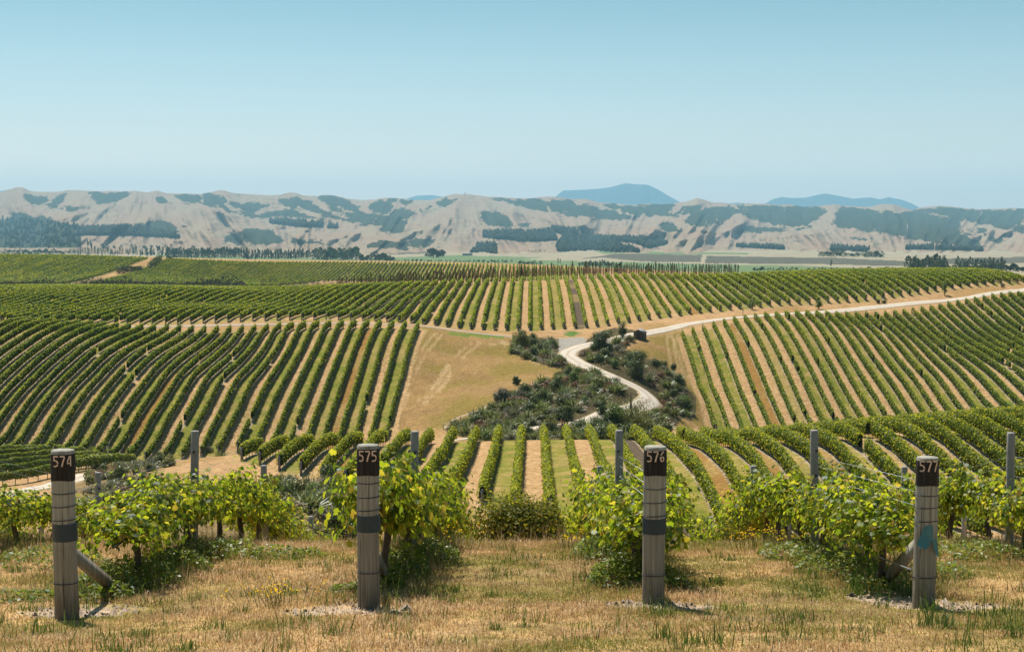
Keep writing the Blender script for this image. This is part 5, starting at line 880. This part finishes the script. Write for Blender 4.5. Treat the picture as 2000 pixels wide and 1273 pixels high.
k = NT('hill_cover'); P = k.pos(); sc_ = k.n('Attribute', attribute_name='scrub').outputs['Fac']; pa = k.n('Attribute', attribute_name='tone').outputs['Fac']; nf = k.noise(.006, 6, P, .65); n2_ = k.noise(.03, 4, P, .6)
gs = k.mix(nf, (.215, .15, .105), (.315, .225, .16)); gs = k.mix(k.sm(pa, .35, .7), gs, k.mix(nf, (.235, .18, .125), (.29, .225, .155))); bs = k.mix(k.sm(k.noise(.012, 5, P, .65), .35, .65), k.mix(n2_, (.016, .024, .016), (.045, .055, .032)), k.mix(n2_, (.025, .034, .022), (.065, .07, .045)))
hillm = k.done(k.mix(k.sm(k.math('ADD', sc_, k.math('MULTIPLY', k.math('SUBTRACT', k.noise(.02, 4, P, .65), .5), .7)), .3, .7), gs, bs), .95, k.bump(k.noise(.0045, 8, P, .62), 1.0, 70.0), .02)
hl = tag(mk('hills', np.stack([XH, YH, ZH], -1).reshape(-1, 3), Q, hillm, smooth=True), kind='structure'); attr(hl, 'scrub', 'FLOAT', scr); attr(hl, 'tone', 'FLOAT', pal)
def hill_pt(px, py):
    j = int(np.clip((px - hx[0]) / (hx[1] - hx[0]), 0, len(hx) - 1)); s = (py - 504) / (ysk[j] - 504); i = int(np.clip(s * (ns - 1), 0, ns - 1)); return np.array([XH[i, j], YH[i, j], ZH[i, j]])
# pine plantations on the lower hills read as solid dark masses
mb = MB(); 
for P in FORE:
    P_ = np.array(P, float); lo, hi = P_.min(0), P_.max(0); area = (hi - lo).prod(); n = int(min(900, max(30, area / 4.5))); pts_ = rng.uniform(lo, hi, (n * 2, 2)); pts_ = pts_[inpoly(pts_[:, 0], pts_[:, 1], P_)][:n]
    for px, py in pts_:
        if px < -60 or px > 2060: continue
        c = hill_pt(px, py); sc_f = c[1] / 5500; h = rng.uniform(12, 21) * sc_f; r_ = rng.uniform(3.5, 6.5) * sc_f; th = np.arange(6) * math.pi / 3 + rng.uniform(0, 1)
        V = np.concatenate([np.stack([c[0] + r_ * np.cos(th), c[1] + r_ * np.sin(th), np.full(6, c[2] - 3)], 1), np.stack([c[0] + r_ * .75 * np.cos(th), c[1] + r_ * .75 * np.sin(th), np.full(6, c[2] + h * .55)], 1), [[c[0], c[1], c[2] + h]]]); mb.add(V, [[6 + q, 6 + (q + 1) % 6, 12] for q in range(6)], [[q, (q + 1) % 6, 6 + (q + 1) % 6, 6 + q] for q in range(6)])
pinem = simple('pine_canopy', (.020, .030, .017), .95, .05, .4); tag(mb.build('pine_forest', pinem), kind='stuff')
# far blue mountains
mtm = simple('mountain_rock', (.03, .04, .04), .95, .002, .35)
for L, Yd in (([(1050,402),(1085,384),(1100,372),(1135,371),(1165,369),(1190,366.5),(1210,361),(1222,358),(1240,360),(1265,361),(1285,370),(1310,385),(1345,404)], 24000), ([(1480,404),(1494,398),(1510,389),(1525,385),(1550,387),(1575,386),(1600,380),(1612,378),(1640,383),(1665,388),(1700,385.5),(1718,389.5),(1735,385.5),(1760,390),(1780,397),(1810,414)], 23000), ([(770,400),(790,389),(815,382),(845,381),(862,384),(890,394)], 24500), ([(1395,405),(1425,397),(1445,396),(1480,402)], 23500), ([(-120,385),(-60,372),(0,373),(14,371),(40,380)], 24000)):
    L = np.array(L, float); n = 120; px = np.linspace(L[0, 0], L[-1, 0], n); py = np.interp(px, L[:, 0], L[:, 1]) + .5 * (fbm(px / 9, px * 0, 3, 5) - .5); rows = []
    for e_ in np.linspace(0, 1, 16):
        yy = py + (462 - py) * e_; Yq = Yd - 3500 * e_ - 500 * (fbm(px / 22 + e_, e_ * 3 + px * 0, 3, 8) - .5) * min(1, e_ * 6); a, b, c = (px - 1000) / F, cc + (636.5 - yy) / F * sn, -sn + (636.5 - yy) / F * cc; rows.append(np.stack([a / b * Yq, Yq, c / b * Yq], 1))
    rows = [np.stack([rows[0][:, 0] * 1.06, rows[0][:, 1] * 1.06, rows[0][:, 2] * .0 - 60], 1)] + rows
    i, j = np.meshgrid(np.arange(len(rows) - 1), np.arange(n - 1), indexing='ij'); tag(mk('mountain', np.concatenate(rows), np.stack([i * n + j, (i + 1) * n + j, (i + 1) * n + j + 1, i * n + j + 1], -1).reshape(-1, 4), mtm, smooth=True), kind='structure')
# mast on the skyline
c = hill_pt(909, 381); m = MB(); mw = .9
for s, t in ((-1, -1), (1, -1), (1, 1), (-1, 1)): m.tube([(s * 3.2, t * 3.2, -5), (s * 2, t * 2, 9), (s * 1.2, t * 1.2, 18)], mw, 5)
o = empty('radio_mast', tuple(c)); tag(o, 'small lattice mast on the crest of the tan hills', 'mast'); m.build('tower', postm, o); m = MB(); m.box((0, 0, 14), (7.5, 4, 3)); m.box((1.5, 0, 18.5), (6, 3, 2)); m.build('antenna', postm, o)
# trees of the plain
tD = leaf_mat('plain_tree_leaves', [(0, (.035, .048, .024)), (.6, (.065, .085, .04)), (1, (.11, .13, .06))], [(0, (.03, .05, .01)), (1, (.1, .13, .04))], .25, .0); tP = leaf_mat('poplar_leaves', [(0, (.03, .045, .018)), (1, (.09, .11, .045))], [(0, (.05, .07, .01)), (1, (.14, .16, .05))], .25, .0)
def far_tree(kind, seed):
    w, h, lum, n = {'broad': (13, 12, 9, 420), 'poplar': (4.2, 17, 8, 300), 'pine': (7.5, 17, 9, 320)}[kind]; r = tree('tree', w, h, .08 if kind != 'pine' else .05, n, 2.1 if kind == 'broad' else 1.6, tP if kind == 'poplar' else tD, lum, seed); return Kit(r)
FT = {kd: [far_tree(kd, 200 + 10 * i_ + q) for q in range(2)] for i_, kd in enumerate(('broad', 'poplar', 'pine'))}
LBT = {'broad': 'hazy broad-crowned tree', 'poplar': 'hazy narrow poplar', 'pine': 'hazy tall dark tree'}
STRIPS = [(-10,150,495,498,34,'broad',9,'along the edge of the plain below the pine forest'),(150,265,496,498,25,'pine',14,'in the dark belt behind the far vineyard'),(265,330,498,500,13,'pine',17,'in the dark belt behind the far vineyard'),(325,480,502,505,57,'poplar',19,'in the tree belt behind the far vineyard'),(335,470,496,500,17,'broad',16,'in the tree belt behind the far vineyard'),(478,500,506,508,4,'pine',25,'in the clump at the end of the tree belt'),(503,606,503,506,51,'poplar',17,'in the poplar belt beyond the far vineyard'),(610,700,506,509,20,'broad',22,'in the leafy belt beyond the poplars'),(705,770,509,511,15,'broad',15,'on the green river flats'),(835,872,502,504,4,'broad',18,'in the clump standing on the green field'),(755,1000,512,514,44,'broad',6,'in the low line along the front of the plain'),(1015,1060,516,519,11,'broad',8,'in the low line along the front of the plain'),(1087,1097,514,515,2,'poplar',12,'in the pair on the green field'),(1130,1215,518,521,20,'broad',8,'in the group beyond the sapling belt'),(1150,1190,519,521,11,'pine',12,'in the group beyond the sapling belt'),(1210,1445,523,525,51,'poplar',10,'in the thin line across the green flats'),(1470,1560,528,530,17,'broad',7,'in front of the dark terrace bank'),(1575,1780,529,531,30,'broad',8,'in front of the dark terrace bank'),(1622,1628,519,520,1,'poplar',15,'alone against the terrace bank'),(1770,1850,526,528,30,'pine',27,'in the big grove on the eastern plain'),(1865,1962,524,526,27,'pine',22,'in the second grove on the eastern plain'),(1800,2000,529,531,27,'broad',14,'along the foot of the eastern groves'),(1600,1650,500,502,13,'broad',11,'on the terrace above the bank'),(1690,1726,502,503,10,'broad',12,'on the terrace above the bank'),(1650,1690,500,502,10,'broad',8,'on the terrace above the bank'),(1030,1070,490,492,8,'broad',3,'on the tan terrace'),(195,340,484,486,11,'broad',9,'scattered on the tan slope above the belt'),(150,182,480,482,4,'pine',16,'beside the pine forest')]
tb = MB()
for x0, x1, y0, y1, n, kd, hp, where in STRIPS:
    for q in range(n):
        px = x0 + (x1 - x0) * (q + rng.uniform(.1, .9)) / n; py = rng.uniform(y0, y1)
        X, Y, Z = ground_at(px, py, 1250)
        if py < 493: X, Y, Z = hill_pt(px, py)
        hh = hp / F * Y * rng.uniform(.75, 1.15); s = hh / {'broad': 12, 'poplar': 17, 'pine': 17}[kd]
        if n > 6 and rng.random() > .42:
            m_ = 110; w2, h2 = {'broad': (6.2, 11.5), 'poplar': (2.0, 17), 'pine': (3.6, 17)}[kd]; zz = rng.random(m_) ** .8; rr_ = np.sqrt(rng.random(m_)) * w2 * np.interp(zz, [0, .15, .5, 1], [.55, .9, 1, .25]); a_ = rng.uniform(0, 6.28, m_)
            tb.quads(np.array([X, Y, Z]) + s * np.stack([rr_ * np.cos(a_), rr_ * np.sin(a_), zz * h2], 1), rng.normal(size=(m_, 3)) + [0, 0, .4], s * rng.uniform(1.2, 2.8, m_), .7); continue
        tag(FT[kd][int(rng.integers(2))].put((X, Y, Z), rng.uniform(0, 6), s), LBT[kd] + ' ' + where, 'tree', LBT[kd].replace('hazy ', '') + 's ' + where)
tag(tb.build('far_tree_belts', tD), kind='stuff')
# a long pale-roofed building glimpsed on the flats
X, Y, Z = ground_at(913, 499, 1250); root = empty('farm_shed', (X, Y, Z), .1); tag(root, 'tiny pale-roofed farm shed on the flats beside the square plantation', 'shed'); m = MB(); m.box((0, 0, 2), (22, 10, 4.4)); m.build('wall', simple('shed_wall', (.3, .3, .28), .9), root); m = MB(); m.box((0, 0, 4.9), (23, 11.5, 1.0)); m.build('roof', simple('pale_roof', (.6, .6, .6), .5), root)
# ---------------------------------------------------------------- the air
k = NT('air'); v = k.n('VolumePrincipled', {'Color': (.38, .75, 1.0, 1), 'Density': 4.9e-5, 'Anisotropy': .0}); k.t.links.new(v.outputs[0], k.out.inputs['Volume'])
m = MB(); m.box((0, 13000, 420), (34000, 27400, 980)); hz = m.build('haze', k.m); tag(hz, kind='stuff')
